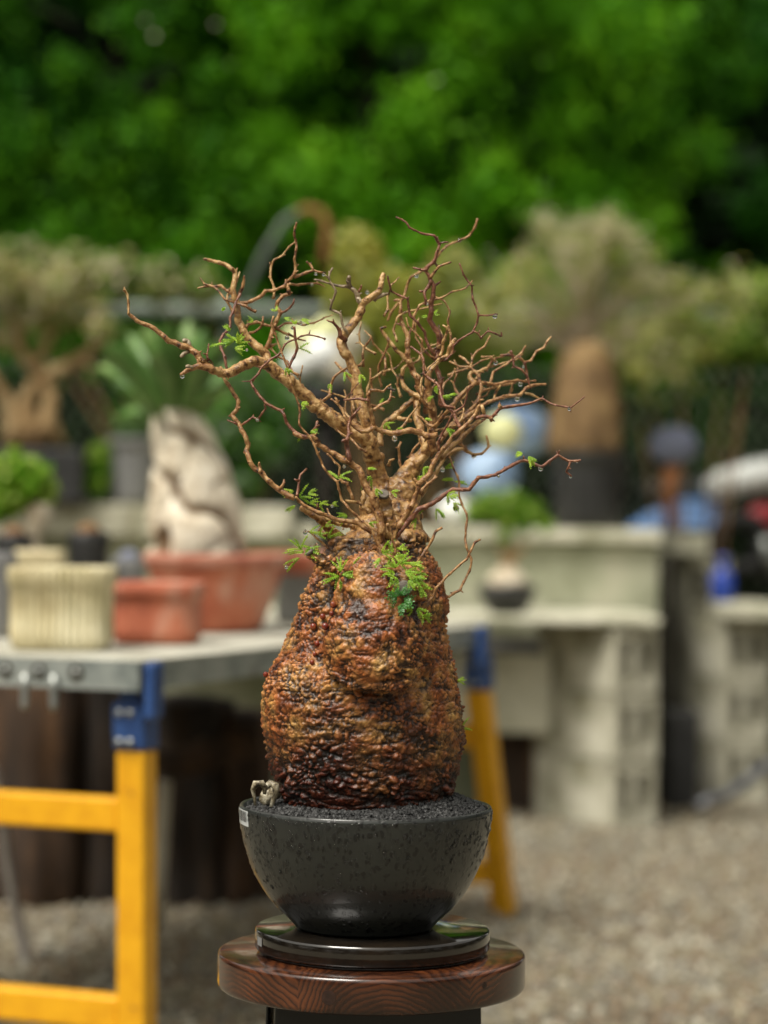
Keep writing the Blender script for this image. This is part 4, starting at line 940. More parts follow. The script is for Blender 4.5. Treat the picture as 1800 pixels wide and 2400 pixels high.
for i in range(nv):
    p = Vector(co[i]); z = p.z
    hgt = (z_top-z)/(z_top-z_bot)                      # 0 neck .. 1 foot
    inlobe = 1-min(1, max(0, (((p.x-lobe[0])/.043)**2+((p.z-lobe[2])/.062)**2+((p.y-lobe[1])/.045)**2-.5)*1.4))
    wv = noise.noise(p*22)*.006
    szv = 1+.35*noise.noise(p*13+Vector((3,3,3)))
    q1 = Vector((p.x*185, p.y*185, (p.z+wv)*225))*1.0; q1 += Vector((noise.noise(p*60), noise.noise(p*60+Vector((5,5,5))), noise.noise(p*70+Vector((9,1,5)))))*1.15
    d1 = noise.voronoi(q1)[0]; q0 = q1*.60+Vector((3,8,1)); d0_ = noise.voronoi(q0)[0]
    mk = min(1, max(0, .5+noise.noise(p*34+Vector((2,6,4)))*2.6))            # where big and small warts grow
    hA = (1-min(1, d1[0]/.62)**2)*min(1, (d1[1]-d1[0])*2.8); hB = (1-min(1, d0_[0]/.62)**2)*min(1, (d0_[1]-d0_[0])*2.4)*1.35
    h1 = hA*(1-mk)+hB*mk; edge = 1
    q2 = q1*2.3+Vector((7,1,2)); d2 = noise.voronoi(q2)[0]; h2 = (1-min(1, d2[0]/.7)**1.5)*min(1, (d2[1]-d2[0])*3)
    big = noise.noise(p*17); med = noise.noise(Vector((p.x*45, p.y*45, p.z*85)))
    mel = noise.noise(Vector((p.x*95, p.y*95, p.z*150)))
    fine = noise.noise(p*320); fin2 = noise.noise(p*190)
    warts = min(1.35, max(.15, .75+big*1.2+noise.noise(p*38)*1.3))
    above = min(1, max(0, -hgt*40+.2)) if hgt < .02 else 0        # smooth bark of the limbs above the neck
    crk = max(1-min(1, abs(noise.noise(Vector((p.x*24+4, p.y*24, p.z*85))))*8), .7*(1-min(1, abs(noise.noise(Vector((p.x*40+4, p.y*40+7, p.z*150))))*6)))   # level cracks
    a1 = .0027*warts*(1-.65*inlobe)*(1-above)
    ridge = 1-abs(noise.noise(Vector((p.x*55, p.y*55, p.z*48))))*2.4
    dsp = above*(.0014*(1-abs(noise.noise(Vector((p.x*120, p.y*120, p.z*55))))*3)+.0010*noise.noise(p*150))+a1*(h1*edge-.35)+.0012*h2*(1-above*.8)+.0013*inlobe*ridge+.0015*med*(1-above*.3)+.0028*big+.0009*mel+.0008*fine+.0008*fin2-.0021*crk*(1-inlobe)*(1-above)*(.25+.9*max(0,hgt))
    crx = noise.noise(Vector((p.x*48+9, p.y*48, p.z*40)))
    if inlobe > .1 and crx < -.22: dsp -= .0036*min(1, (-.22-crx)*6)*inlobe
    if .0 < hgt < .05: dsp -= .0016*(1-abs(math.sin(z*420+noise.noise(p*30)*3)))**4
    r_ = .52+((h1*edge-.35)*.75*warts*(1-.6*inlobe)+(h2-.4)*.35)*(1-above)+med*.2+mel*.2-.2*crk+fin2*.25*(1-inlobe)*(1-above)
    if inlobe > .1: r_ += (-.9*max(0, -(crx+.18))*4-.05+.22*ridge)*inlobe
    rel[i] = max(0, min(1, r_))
    stn[i] = min(1, max(0, (hgt-.56)*2.9+big*.7+noise.noise(p*60)*.3))
    tan[i] = min(1, max(0, (.10-hgt)*8+noise.noise(p*70)*.5))*(1-.85*inlobe)
    s_ = Vector(no[i])*dsp
    co[i] += np.array(s_)
me2.vertices.foreach_set('co', (co-np.array(rootloc(root))).ravel())
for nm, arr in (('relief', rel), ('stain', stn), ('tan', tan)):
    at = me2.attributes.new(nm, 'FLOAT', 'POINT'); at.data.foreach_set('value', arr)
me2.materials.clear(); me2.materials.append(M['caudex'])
me2.polygons.foreach_set('use_smooth', [True]*len(me2.polygons)); me2.update()
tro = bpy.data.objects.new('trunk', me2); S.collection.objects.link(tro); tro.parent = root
# smooth red warts
M['wart'] = mat('red_wart', [(.06,.012,.012),(.20,.03,.015),(.32,.10,.03)], 120, .2, .2, 300)
for (fx, fy, r) in ((650,445,24),(580,525,22),(600,580,26),(520,590,24),(545,695,20),(515,810,18),(208,905,20),(530,760,16),(640,500,18)):
    b = MB(); px, py = 550+fx/2.765, 1250+fy/2.765; b.ico(W(px, py, D0), PX(r/2.765, D0), 3, (1, .8, 1), .03)
    # seat it on the bark: nearest trunk vertex in front
    c = W(px, py, D0); dx = co[:, 0]-c.x; dz_ = co[:, 2]-c.z; ok = (dx*dx+dz_*dz_) < .003**2
    yy = co[ok, 1].min() if ok.any() else c.y
    b = MB(); b.ico((c.x, yy+.0005, c.z), PX(r/2.765, D0)*.85, 3, (1, .8, 1.1), .03); b.build('wart', M['wart'], tro)
# cut faces
def cutface(px, py, D, r, nrm, name='cut_face'):
    b = MB(); c = W(px, py, D); nrm = Vector(nrm).normalized(); b.tube([c-nrm*.002, c+nrm*.0006, c+nrm*.001], [r*1.05, r, r*.8], 24, jit=.04)
    return b.build(name, M['cut'], root)
M['cut'] = mat('cut_wood', [(.05,.042,.035),(.14,.115,.09),(.20,.17,.13)], 260, .6, .5, 700, aniso=(1,1,3), bdist=.0008)
cutface(899, 1157, D0-.060, PX(12.5, D0), (.15, -.75, .65))
cutface(948, 1378, D0-.1005, PX(17, D0), (.1, -.95, .15))
cutface(724, 1291, D0-.062, PX(12, D0), (-.7, -.3, .6))

# ---------------------------------------------------------------- branches (traced limbs; o = origin, s = scale of the sketch grid)
G = {'A': (250, 480, 2.765), 'B': (800, 480, 2.765), 'C': (450, 900, 3.016), 'D': (850, 900, 3.016), 'E': (500, 450, 2.37), 'N': (0, 0, 1)}
BR = [
 # grid, points, start width, end width (px), start depth, end depth (cm from trunk axis), bark
 ('N', [(872,1075),(866,1040),(848,1020),(815,1005),(785,985),(748,958),(712,925),(690,905),(677,893),(652,872),(630,858),(612,850),(594,846),(578,853),(565,858),(550,866),(536,876),(515,873),(496,866),(484,852),(474,845)], 54, 17, -.5, -6, 't'),
 ('N', [(474,847),(462,832),(442,816),(425,810),(410,803),(395,800),(384,790),(373,778),(360,768),(340,760),(322,752),(310,742),(300,733)], 17, 8, -6, -7, 'b'),
 ('N', [(302,737),(301,712),(299,690),(294,681),(290,680)], 6, 6, -7, -7, 't'),
 ('A', [(680,1070),(640,1050),(600,1045),(560,1060),(520,1075),(480,1100)], 20, 9, -6, -7, 'b'),
 ('A', [(560,1055),(530,1045),(515,1050)], 8, 8, -7, -7.3, 'g'),
 ('A', [(540,940),(535,905),(515,885),(500,880)], 12, 12, -6, -6, 'g'), ('A', [(530,950),(500,965),(480,985)], 11, 9, -6, -6.5, 'g'),
 ('A', [(655,1010),(650,970),(660,920),(662,900)], 7, 3, -6, -6, 'd'), ('A', [(650,985),(675,1010),(690,1035)], 4, 3, -6, -5.5, 'd'),
 ('N', [(864,1050),(862,1016),(856,985),(848,955),(840,925),(836,900),(833,878),(826,858),(818,842),(808,829),(802,812),(801,797),(807,785),(818,772),(829,757),(840,742),(847,726),(850,712),(861,703),(874,694),(887,684),(893,668),(897,652),(900,642)], 36, 13, 0, 1, 't'),
 ('E', [(890,600),(920,580),(945,570),(970,565)], 12, 7, 1, 1, 'g'),
 ('B', [(150,640),(120,620),(105,600),(105,580),(85,555),(60,540),(30,528),(0,525),(-60,515),(-130,495),(-175,485)], 15, 5, 1, 1, 'g'), ('B', [(55,535),(48,510),(50,480),(50,468)], 11, 11, 1, .5, 'g'), ('B', [(110,565),(125,540),(130,520)], 6, 4, 1, 1, 'd'),
 ('E', [(745,790),(730,765),(715,730),(705,675),(680,665),(650,655),(662,610),(680,550),(660,520),(640,480),(645,450),(662,422)], 7, 5, 0, -1, 'g'),
 ('E', [(730,820),(705,800),(700,770),(670,730),(630,712)], 13, 4, 0, -1.5, 'r'), ('E', [(745,790),(725,760)], 12, 7, .5, 0, 'd'),
 ('N', [(690,905),(670,892),(645,875),(630,850),(622,828),(608,815),(594,806),(580,792),(572,778),(563,760),(557,745),(556,725),(556,712),(550,698),(546,680),(549,668),(551,654),(551,640),(545,632),(535,624),(524,618),(514,614),(503,613),(490,610),(478,607)], 26, 9, 2, 3.5, 't'),
 ('A', [(860,640),(890,640),(940,625),(990,600),(1015,575),(1030,555),(1080,555),(1150,530),(1165,500),(1195,475),(1220,440),(1225,400),(1218,350),(1228,290),(1225,240),(1215,190),(1222,150),(1230,115)], 10, 6, 3, 2, 'b'),
 ('A', [(1180,512),(1240,520),(1300,512),(1360,508),(1415,532)], 8, 4, 2.5, 4, 'b'), ('A', [(1215,465),(1290,440),(1340,425),(1320,390),(1295,368)], 9, 6, 2.5, 2.5, 'b'), ('A', [(1340,425),(1380,435),(1420,440)], 6, 4, 2.5, 2.5, 'b'),
 ('A', [(1170,510),(1180,560),(1185,575),(1140,590),(1110,630),(1100,660),(1130,700),(1100,760),(1075,810),(1065,860),(1045,910),(1020,950)], 9, 12, 2.5, 3, 'b'),
 ('A', [(1130,700),(1160,690),(1190,665),(1210,640),(1215,610)], 6, 4, 2.5, 1.5, 'r'),
 ('A', [(830,600),(790,560),(740,530),(690,530),(650,525),(590,540)], 10, 5, 3.3, 3.5, 'b'), ('A', [(850,600),(875,550),(885,510),(892,462)], 11, 6, 3.3, 3, 'b'),
 ('A', [(865,575),(835,640),(815,700),(800,730),(800,790),(760,840),(735,880),(740,930),(765,990),(780,1060)], 7, 8, 2.5, -1, 'r'),
 ('A', [(900,800),(920,770),(970,760),(1020,775),(1080,790),(1110,800),(1150,770),(1210,765),(1280,780),(1340,765)], 9, 5, 3, 3.5, 'b'), ('A', [(1100,800),(1150,830),(1190,845),(1240,870),(1290,880)], 8, 5, 3, 4, 'b'), ('A', [(1340,770),(1400,740),(1465,712)], 5, 3, 5, 7, 'b'),
 ('A', [(930,830),(965,820),(1000,790),(1010,760),(1012,725)], 8, 5, 3, 2.5, 'b'), ('A', [(1040,920),(1075,910),(1100,900)], 10, 5, 3, 3, 'b'),
 ('A', [(1420,870),(1370,855),(1310,842),(1260,850),(1220,872),(1185,885),(1155,905),(1135,950),(1100,980),(1065,1000),(1010,1050),(985,1090),(960,1120),(935,1145),(950,1180),(975,1215),(1000,1250),(1040,1290),(1080,1315),(1130,1335),(1155,1370),(1165,1410),(1190,1440),(1225,1475),(1300,1510)], 4, 9, -5, -7, 'r'),
 ('A', [(1312,842),(1318,812)], 4, 2, -5, -5, 'd'), ('A', [(935,1145),(910,1145),(875,1143)], 4, 2, -6, -6, 'd'),
 ('C', [(715,345),(740,360),(790,378),(860,368),(885,400),(890,435),(940,460),(1000,495),(1050,520),(1095,545),(1130,560),(1180,605),(1205,640),(1212,700),(1245,750),(1280,800),(1290,860),(1310,920),(1325,970),(1335,1040),(1335,1110),(1345,1180),(1340,1250),(1345,1320)], 9, 22, -7, -6, 'b'),
 ('C', [(720,800),(690,790),(640,760),(600,738),(550,690),(500,635),(450,600),(415,560),(395,510),(380,480),(395,430),(385,380),(350,330),(335,290),(300,245),(285,225),(315,180),(330,125),(310,90),(280,40),(250,0),(215,-70),(200,-120)], 14, 9, -6, -4, 'b'),
 ('C', [(340,300),(375,275),(430,235),(470,250),(500,200),(520,170),(510,145)], 6, 4, -4.5, -5.5, 'd'), ('C', [(345,300),(300,275),(250,255)], 6, 4, -4.5, -5, 'r'),
 ('C', [(740,790),(750,740),(755,690),(770,640),(812,598)], 7, 5, -6, -5, 'd'), ('C', [(755,685),(722,672)], 6, 4, -6, -6, 'd'), ('C', [(620,745),(645,710),(652,675)], 9, 5, -6, -6, 'b'), ('C', [(485,625),(480,590),(475,555)], 9, 6, -6, -6, 'b'), ('C', [(735,800),(690,808),(650,806)], 4, 2, -6, -6.5, 'r'),
 ('C', [(1270,1045),(1220,1020),(1180,985),(1130,970),(1060,968),(1000,950),(950,928),(900,910),(850,890),(800,860),(755,830),(735,800)], 12, 8, -5, -6, 'b'),
 ('C', [(1150,1010),(1080,1000),(1000,975),(920,955),(870,940),(810,910),(770,880)], 13, 11, -1, -4, 't'), ('C', [(1050,1120),(1000,1080),(960,1020),(900,960),(840,920),(770,870)], 28, 12, -.5, -4.5, 'b'),
 ('C', [(965,1165),(930,1130),(880,1090),(850,1060),(820,1040)], 6, 4, -2, -2, 'b'), ('C', [(890,880),(885,850)], 8, 7, -4, -4, 'd'), ('C', [(975,935),(955,880)], 7, 4, -5, -4, 'b'),
 ('C', [(575,-480),(560,-430),(590,-350),(620,-260),(655,-170),(680,-90),(700,0),(725,70),(760,150),(762,220),(755,285),(790,330),(830,375),(865,430),(890,490),(915,560),(935,600),(985,660),(1025,690),(1040,750),(1060,820),(1100,870),(1150,920),(1200,965),(1260,1010),(1290,1080),(1315,1130),(1360,1195),(1400,1240),(1430,1280),(1445,1320)], 5, 7.5, -8, -7, 'w'),
 ('A', [(1215,790),(1222,850),(1235,930),(1210,990),(1180,1055)], 6, 7, -8.5, -8.3, 'r'),
 ('C', [(1380,985),(1400,1050),(1430,1130),(1440,1190),(1415,1270),(1410,1310),(1425,1355)], 6.5, 7, -9, -8, 'w'),
 ('C', [(1250,1162),(1280,1190),(1310,1225)], 3, 8, -7.5, -6.5, 'd'),
 ('C', [(1185,170),(1150,215),(1120,245),(1108,300),(1110,350),(1095,400),(1100,450),(1110,500),(1115,545)], 5, 13, -6.5, -7, 'r'), ('C', [(1095,400),(1075,402),(1060,405)], 8, 9, -7, -7.3, 'm'),
 ('C', [(980,105),(1030,140),(1070,210),(1090,240),(1130,280),(1190,325),(1240,320),(1290,300)], 5, 9, -5, -4, 'b'), ('C', [(1180,-10),(1080,110),(1130,110)], 3, 3, -3, -3, 'd'),
 ('C', [(955,490),(1000,540),(1045,585),(1040,640),(1060,690),(1095,700),(1110,740),(1135,800),(1145,830)], 5, 9, -4, -4, 'b'), ('C', [(1085,825),(1120,830),(1180,835),(1210,870),(1260,905)], 6, 11, -5.5, -5.5, 't'), ('C', [(1210,755),(1215,800),(1205,850)], 11, 13, -4, -4, 't'),
 ('C', [(895,430),(870,400),(855,330),(880,300),(885,265)], 6, 7, -6.5, -6.3, 'r'),
 ('C', [(1480,410),(1460,450),(1465,510),(1470,560),(1495,640)], 6, 7, 3, 3, 'w'),
 ('C', [(1390,570),(1400,540),(1430,530)], 9, 5, 1, 1, 't'), ('C', [(1380,1190),(1385,1100),(1370,1000),(1375,900)], 44, 30, -5, -5.2, 'b'),
 # right side
 ('D', [(170,1150),(215,1110),(250,1060),(300,1000),(340,950),(370,910),(395,885),(440,870),(500,845),(540,815),(570,790),(600,770),(640,745),(700,748),(750,745),(785,700),(820,660),(880,655),(945,640),(1000,605),(1060,575),(1100,555),(1140,540),(1200,560),(1265,585),(1320,545),(1380,502),(1420,525),(1460,545),(1510,545),(1540,538)], 14, 6, -5, -6, 'm'),
 ('D', [(1465,550),(1455,590),(1440,620),(1475,650)], 5, 5, -6, -6, 'r'), ('D', [(1378,505),(1368,472)], 4, 2, -6, -6, 'r'),
 ('D', [(170,1120),(210,1080),(250,1010),(300,930),(340,870),(375,800),(395,730),(385,700),(365,670)], 20, 8, -5, -5.5, 'b'),
 ('D', [(385,715),(430,680),(475,640),(490,590),(510,540),(540,495),(570,460),(610,410),(650,365),(690,325),(730,290),(770,250),(800,210),(825,150)], 13, 9, -5.5, -5.5, 'b'),
 ('D', [(800,240),(850,225),(905,240),(940,210),(975,165),(1020,160),(1060,155),(1120,148),(1180,138),(1225,122),(1270,102),(1315,130),(1360,150),(1420,160),(1470,167),(1520,130),(1568,88)], 10, 3.5, -5.5, -7, 'm'), ('D', [(975,165),(965,145)], 9, 8, -6, -6, 't'), ('D', [(835,150),(850,180),(860,225)], 9, 9, -5.5, -5.5, 't'), ('D', [(905,240),(910,262)], 9, 8, -5.7, -5.7, 'b'),
 ('D', [(695,315),(670,270),(640,205),(600,165),(580,150),(560,110),(540,20),(515,-10),(480,-30),(430,-75),(432,-180),(400,-220),(340,-265)], 9, 6, -5.5, -2, 'm'), ('D', [(580,155),(650,170)], 7, 6, -5, -5, 'm'),
 ('D', [(400,775),(425,745),(460,705),(515,665),(512,645)], 9, 6, -5, -4, 'b'),
 ('D', [(540,470),(538,400),(560,350),(600,290),(625,230),(640,200),(680,180),(715,155),(735,100),(742,50),(760,15)], 6, 3.5, -6, -7.5, 'm'),
 ('D', [(280,760),(330,690),(370,620),(400,560),(440,500),(470,440),(490,370),(495,310),(500,240),(490,170),(470,110),(465,50),(465,-20),(470,-90)], 34, 13, 2, 0, 't'),
 ('B', [(560,1180),(560,1110),(590,1060),(635,1010),(665,990),(690,975),(700,930),(720,890),(740,870)], 13, 10, 0, 0, 't'),
 ('B', [(590,1060),(620,1020),(680,1005),(720,960),(725,915),(760,880),(850,825),(880,760),(888,710),(870,655),(850,610),(845,560),(845,525),(810,480),(790,450),(765,378)], 6, 4.5, 0, -1, 'r'),
 ('B', [(640,985),(655,940),(660,880),(685,830),(685,795),(658,780)], 9, 6, 0, -.5, 't'),
 ('B', [(890,718),(950,715),(1012,708)], 5, 4, -1, -1, 'r'), ('B', [(860,820),(885,835),(905,862),(950,820),(1000,835),(1038,850),(1036,825)], 5, 4, -1, -1, 'r'),
 ('B', [(615,1010),(625,940),(640,870),(620,820),(595,780),(575,745),(583,690),(580,640),(595,590),(600,530),(580,490),(572,460),(550,430),(570,395),(605,365),(620,310),(635,260),(620,225),(600,200),(560,195),(520,185),(470,165),(440,150),(420,115),(395,95),(355,80)], 15, 4, 1.5, -.5, 'm'),
 ('B', [(550,428),(510,418),(465,408)], 7, 5, 0, 0, 'd'), ('B', [(580,475),(600,440),(630,400),(660,388),(710,372)], 7, 5, .5, 0, 'b'), ('B', [(600,368),(625,400)], 7, 6, .5, .5, 'g'), ('B', [(638,250),(665,243),(695,240)], 6, 3, 0, 0, 'r'),
 ('B', [(582,490),(565,530),(540,565),(545,610),(545,650)], 9, 7, .5, 0, 'r'), ('B', [(545,565),(508,560)], 6, 6, .3, .3, 'r'), ('B', [(600,525),(620,515),(642,495)], 8, 5, 1, 1, 'r'),
 ('B', [(885,90),(870,140),(830,200),(770,230),(690,262),(650,300),(615,345),(560,400),(500,440),(450,470),(425,530),(405,600),(350,660),(320,700),(300,750)], 6, 7, 10, 12, 'w'),
 ('B', [(605,975),(575,930),(550,870),(540,825),(500,770),(445,715),(435,660),(430,610),(380,590),(325,560),(310,510),(300,460)], 9, 5, 0, -1.5, 'r'),
 ('B', [(605,1000),(555,960),(525,920),(525,880),(480,830),(435,790),(420,730)], 8, 4, 1, 1, 'w'),
 ('B', [(560,1350),(540,1260),(510,1190),(490,1130),(465,1080),(440,1030),(430,960),(425,900),(435,850),(410,800),(390,760),(385,690),(382,620),(345,620)], 20, 8, 4, 5, 'b'), ('B', [(435,850),(455,800)], 9, 5, 5, 5, 'd'), ('B', [(395,780),(360,770)], 7, 4, 5, 5, 'd'),
 ('B', [(440,1030),(400,980),(350,930),(310,880),(280,840),(260,800),(290,790)], 12, 7, 4, 5, 't'), ('B', [(310,880),(295,930),(265,990),(240,1050),(250,1130),(262,1180)], 6, 6, 6, 7, 'w'),
 ('B', [(560,1300),(510,1240),(460,1225),(410,1180),(390,1120),(400,1070),(425,1040)], 14, 9, 3, 4, 't'),
 ('B', [(540,1600),(530,1520),(510,1440),(490,1370),(485,1300),(510,1230),(520,1180)], 22, 16, 2, 4, 't'),
 ('B', [(250,1560),(255,1480),(290,1410),(350,1370),(410,1310),(470,1260),(510,1220)], 17, 13, 3, 4, 't'), ('B', [(360,1380),(430,1390),(455,1400)], 12, 10, 3, 3, 't'),
 ('B', [(620,1500),(560,1500),(500,1470),(440,1468),(380,1478),(320,1480),(260,1470),(225,1450),(208,1425),(200,1380),(190,1330),(175,1270),(180,1220),(195,1190),(192,1130),(187,1060)], 17, 6, -4, -6, 'b'),
 ('B', [(185,1205),(230,1200),(270,1210),(300,1180),(322,1165)], 8, 5, -6, -6, 'b'), ('B', [(300,1190),(345,1203)], 5, 5, -6, -6, 'g'), ('B', [(175,1262),(130,1260),(80,1258),(15,1268)], 9, 4, -6, -5.5, 'd'),
 ('B', [(210,1435),(170,1465),(130,1470),(90,1440),(50,1410),(20,1370),(0,1320),(-40,1250)], 11, 6, -5.5, -5, 'b'), ('B', [(50,1410),(80,1370),(110,1315)], 8, 4, -5.5, -6, 'r'),
 ('B', [(210,1330),(250,1300),(300,1275),(322,1240),(320,1180)], 9, 6, -1, 0, 'b'),
 ('B', [(140,1050),(140,980),(145,930),(165,900),(190,862)], 7, 5, 2, 2, 'w'), ('B', [(90,1045),(120,1040),(148,1000)], 8, 7, 1, 2, 'b'),
 ('B', [(-160,1340),(-130,1280),(-80,1240),(-70,1180),(-50,1120),(0,1080),(60,1040)], 9, 6, 1, 1, 'b'), ('B', [(60,1500),(90,1430),(80,1350),(70,1260),(75,1150),(0,1060),(-40,1020)], 14, 7, 4, 5, 'b'),
 ('B', [(570,1620),(620,1560),(670,1490),(720,1420),(790,1370),(850,1320),(890,1270),(905,1190),(895,1120),(860,1075),(835,1050),(770,1050),(700,1015)], 14, 6, 3, 6, 'b'), ('B', [(840,1050),(850,990),(880,950),(930,915),(965,850)], 7, 5, 6, 7, 'w'), ('B', [(830,1035),(800,1000),(765,980)], 7, 6, 6, 7, 'w'),
 ('B', [(660,1500),(740,1420),(830,1360),(900,1310),(960,1275),(1030,1250),(1080,1240),(1160,1232),(1195,1190),(1240,1170),(1325,1163)], 12, 8, 2, 7, 'b'),
 ('B', [(700,1320),(760,1250),(820,1190),(870,1155),(930,1155),(990,1165),(1060,1150),(1130,1140),(1190,1145),(1260,1140)], 13, 6, 3, 8, 'b'),
 ('B', [(880,1230),(930,1200),(1000,1180),(1070,1165),(1130,1150)], 9, 7, 6, 8, 'b'), ('B', [(950,1180),(970,1130),(985,1085),(1050,1045),(1110,1005),(1165,965),(1195,915)], 8, 6, 6, 8, 'b'),
 ('B', [(1120,985),(1080,970),(1030,975)], 7, 6, 8, 8, 'r'), ('B', [(1098,945),(1115,1000),(1120,1045),(1170,1070),(1200,1110),(1215,1150),(1228,1192)], 6, 5, 6, 6, 'r'),
 ('B', [(1150,985),(1190,1020),(1230,1010),(1265,950),(1315,925),(1335,880),(1360,855)], 7, 5, 7, 8, 'b'), ('B', [(1190,1020),(1200,1080),(1215,1150)], 7, 6, 7, 7, 'r'),
 ('B', [(905,985),(970,985),(1000,1020)], 5, 5, 8, 8, 'w'), ('B', [(1190,1225),(1240,1230),(1300,1268)], 7, 5, 8, 8, 't'), ('B', [(860,1160),(830,1120),(840,1090),(900,1080),(945,1055)], 13, 7, 5, 6, 't'), ('B', [(990,1270),(1000,1220),(1030,1170)], 8, 7, 6, 6, 't'), ('B', [(1090,1240),(1100,1200),(1110,1160)], 8, 7, 7, 7, 't'),
 ('D', [(380,850),(430,760),(480,690),(530,610),(570,540),(620,490),(660,462),(710,458),(745,480),(780,500),(840,492),(890,445),(885,400),(875,365)], 12, 6, 3, 5, 't'), ('D', [(740,460),(700,430),(690,390)], 8, 5, 4, 4, 'b'),
 ('D', [(615,515),(640,590),(670,650),(685,710),(680,790),(700,850),(735,915),(735,1000),(722,1100),(735,1150),(770,1240),(755,1320),(715,1400),(690,1455),(640,1480),(605,1510)], 5.5, 7.5, 3, -1, 'w'),
 ('D', [(830,1100),(795,1120),(760,1180),(735,1240),(680,1285),(620,1340),(560,1400),(515,1445),(490,1510),(450,1550),(405,1592)], 5.5, 7, -7, -8, 'w'),
 ('D', [(560,1015),(520,1040),(490,1100),(450,1170),(410,1225),(375,1285)], 7, 8, -7, -7, 'w'),
 ('B', [(600,1600),(590,1540),(590,1470),(600,1400),(590,1340),(580,1280),(560,1210),(560,1130),(560,1080)], 22, 14, 0, -1, 'b'), ('B', [(585,1330),(540,1290),(510,1220),(475,1175)], 10, 7, -1, -1.5, 'b'), ('B', [(640,1310),(650,1240),(635,1170),(645,1130),(625,1080),(610,1030)], 15, 11, 1, 1, 'm'),
 ('B', [(700,1320),(640,1400),(600,1440)], 9, 12, -3, -2, 'b'), ('B', [(600,1440),(560,1420),(520,1380),(490,1365)], 9, 6, -2, -2, 'b'),
 ('B', [(790,1500),(850,1450),(900,1410),(960,1370)], 10, 6, 4, 5, 'b'), ('B', [(640,1640),(720,1560),(780,1510),(900,1400)], 16, 9, 2, 4, 't'),
]
BK = {'t': 'bark_tan', 'b': 'bark_brown', 'r': 'bark_red', 'd': 'bark_red', 'g': 'bark_grey', 'm': 'bark_red', 'w': 'bark_brown'}
random.seed(77)
def limb(P3, w0, w1, bark, spurs=True, knob=.30):
    """P3 world points, widths in metres"""
    n_ = len(P3); fine = []; rad = []
    for i in range(n_-1):
        p0, p1, p2, p3 = P3[max(i-1,0)], P3[i], P3[i+1], P3[min(i+2,n_-1)]
        seg = max(2, int((p2-p1).length/.0022))
        for k in range(seg):
            t_ = k/seg; tt_ = t_; wr0 = w0+(w1-w0)*(i+t_)/(n_-1)
            cr = .5*((2*p1)+(-p0+p2)*tt_+(2*p0-5*p1+4*p2-p3)*tt_**2+(-p0+3*p1-3*p2+p3)*tt_**3)
            ln = p1*(1-t_)+p2*t_
            fine.append(cr*.22+ln*.78+Vector((noise.noise(ln*140), noise.noise(ln*140+Vector((4,4,4))), noise.noise(ln*140+Vector((8,8,8)))))*min(wr0*.28, .0016)); q = (i+t_)/(n_-1); wr = w0+(w1-w0)*q
            node = math.exp(-(min(t_, 1-t_)*(p2-p1).length/max(wr, .002))**2)
            rad.append(wr*.5*(1+(knob if wr < .008 else .07)*node+.14*noise.noise(Vector((i*3.1+t_*5, w0*900, n_)))))
    fine.append(P3[-1]); rad.append(w1*.5); fine.append(P3[-1]+(P3[-1]-P3[-2]).normalized()*w1*.25); rad.append(w1*.22)
    fine.insert(0, P3[0]); rad.insert(0, w0*.2)
    sides = 16 if w0 > .009 else 8
    b = MB(); b.tube(fine, rad, sides, jit=.07 if w0 < .008 else .06)
    if spurs:
        for i in range(1, n_-1):
            if random.random() < .38:
                d_ = (P3[i]-P3[i-1]).normalized(); o_ = (P3[i]-(P3[i-1]+P3[i+1])/2)
                if o_.length < 1e-5: o_ = d_.orthogonal()
                o_ = (o_.normalized()+d_*.5+Vector((random.uniform(-.5,.5), random.uniform(-.6,.6), random.uniform(-.1,.7)))).normalized()
                wr = (w0+(w1-w0)*i/n_); l_ = wr*.5+random.uniform(.0012, .0042)
                b.tube([P3[i], P3[i]+o_*l_*.6, P3[i]+o_*l_], [wr*.38, min(wr*.3, .0011), .0005], 6)
    am = .00022+min(.0011, max(w0, w1)*.030)
    for i_, p in enumerate(b.v):
        p = Vector(p); f_ = 260 if w0 > .009 else 420
        b.v[i_] = tuple(p+noise.noise_vector(p*f_)*am*.8+noise.noise_vector(p*f_*.4)*am*.7)
    return b.build('branch', M[bark], root)
brc = []
for (g, pts, w0, w1, d0, d1, bk) in BR:
    ox, oy, sc_ = G[g]; n_ = len(pts)
    P3 = []
    for i, (x, y) in enumerate(pts):
        q = i/(n_-1); D = D0+(d0+(d1-d0)*q)/100+random.uniform(-.002, .002)
        P3.append(W(ox+x/sc_, oy+y/sc_, D))
    thick = w0*D0/F
    k = BK[bk]
    ws = .72 if max(w0, w1) > 25 else (.80 if max(w0, w1) > 7 else .88)
    brc.append(limb(P3, PX(w0*ws, D0), PX(w1*ws, D0), k))
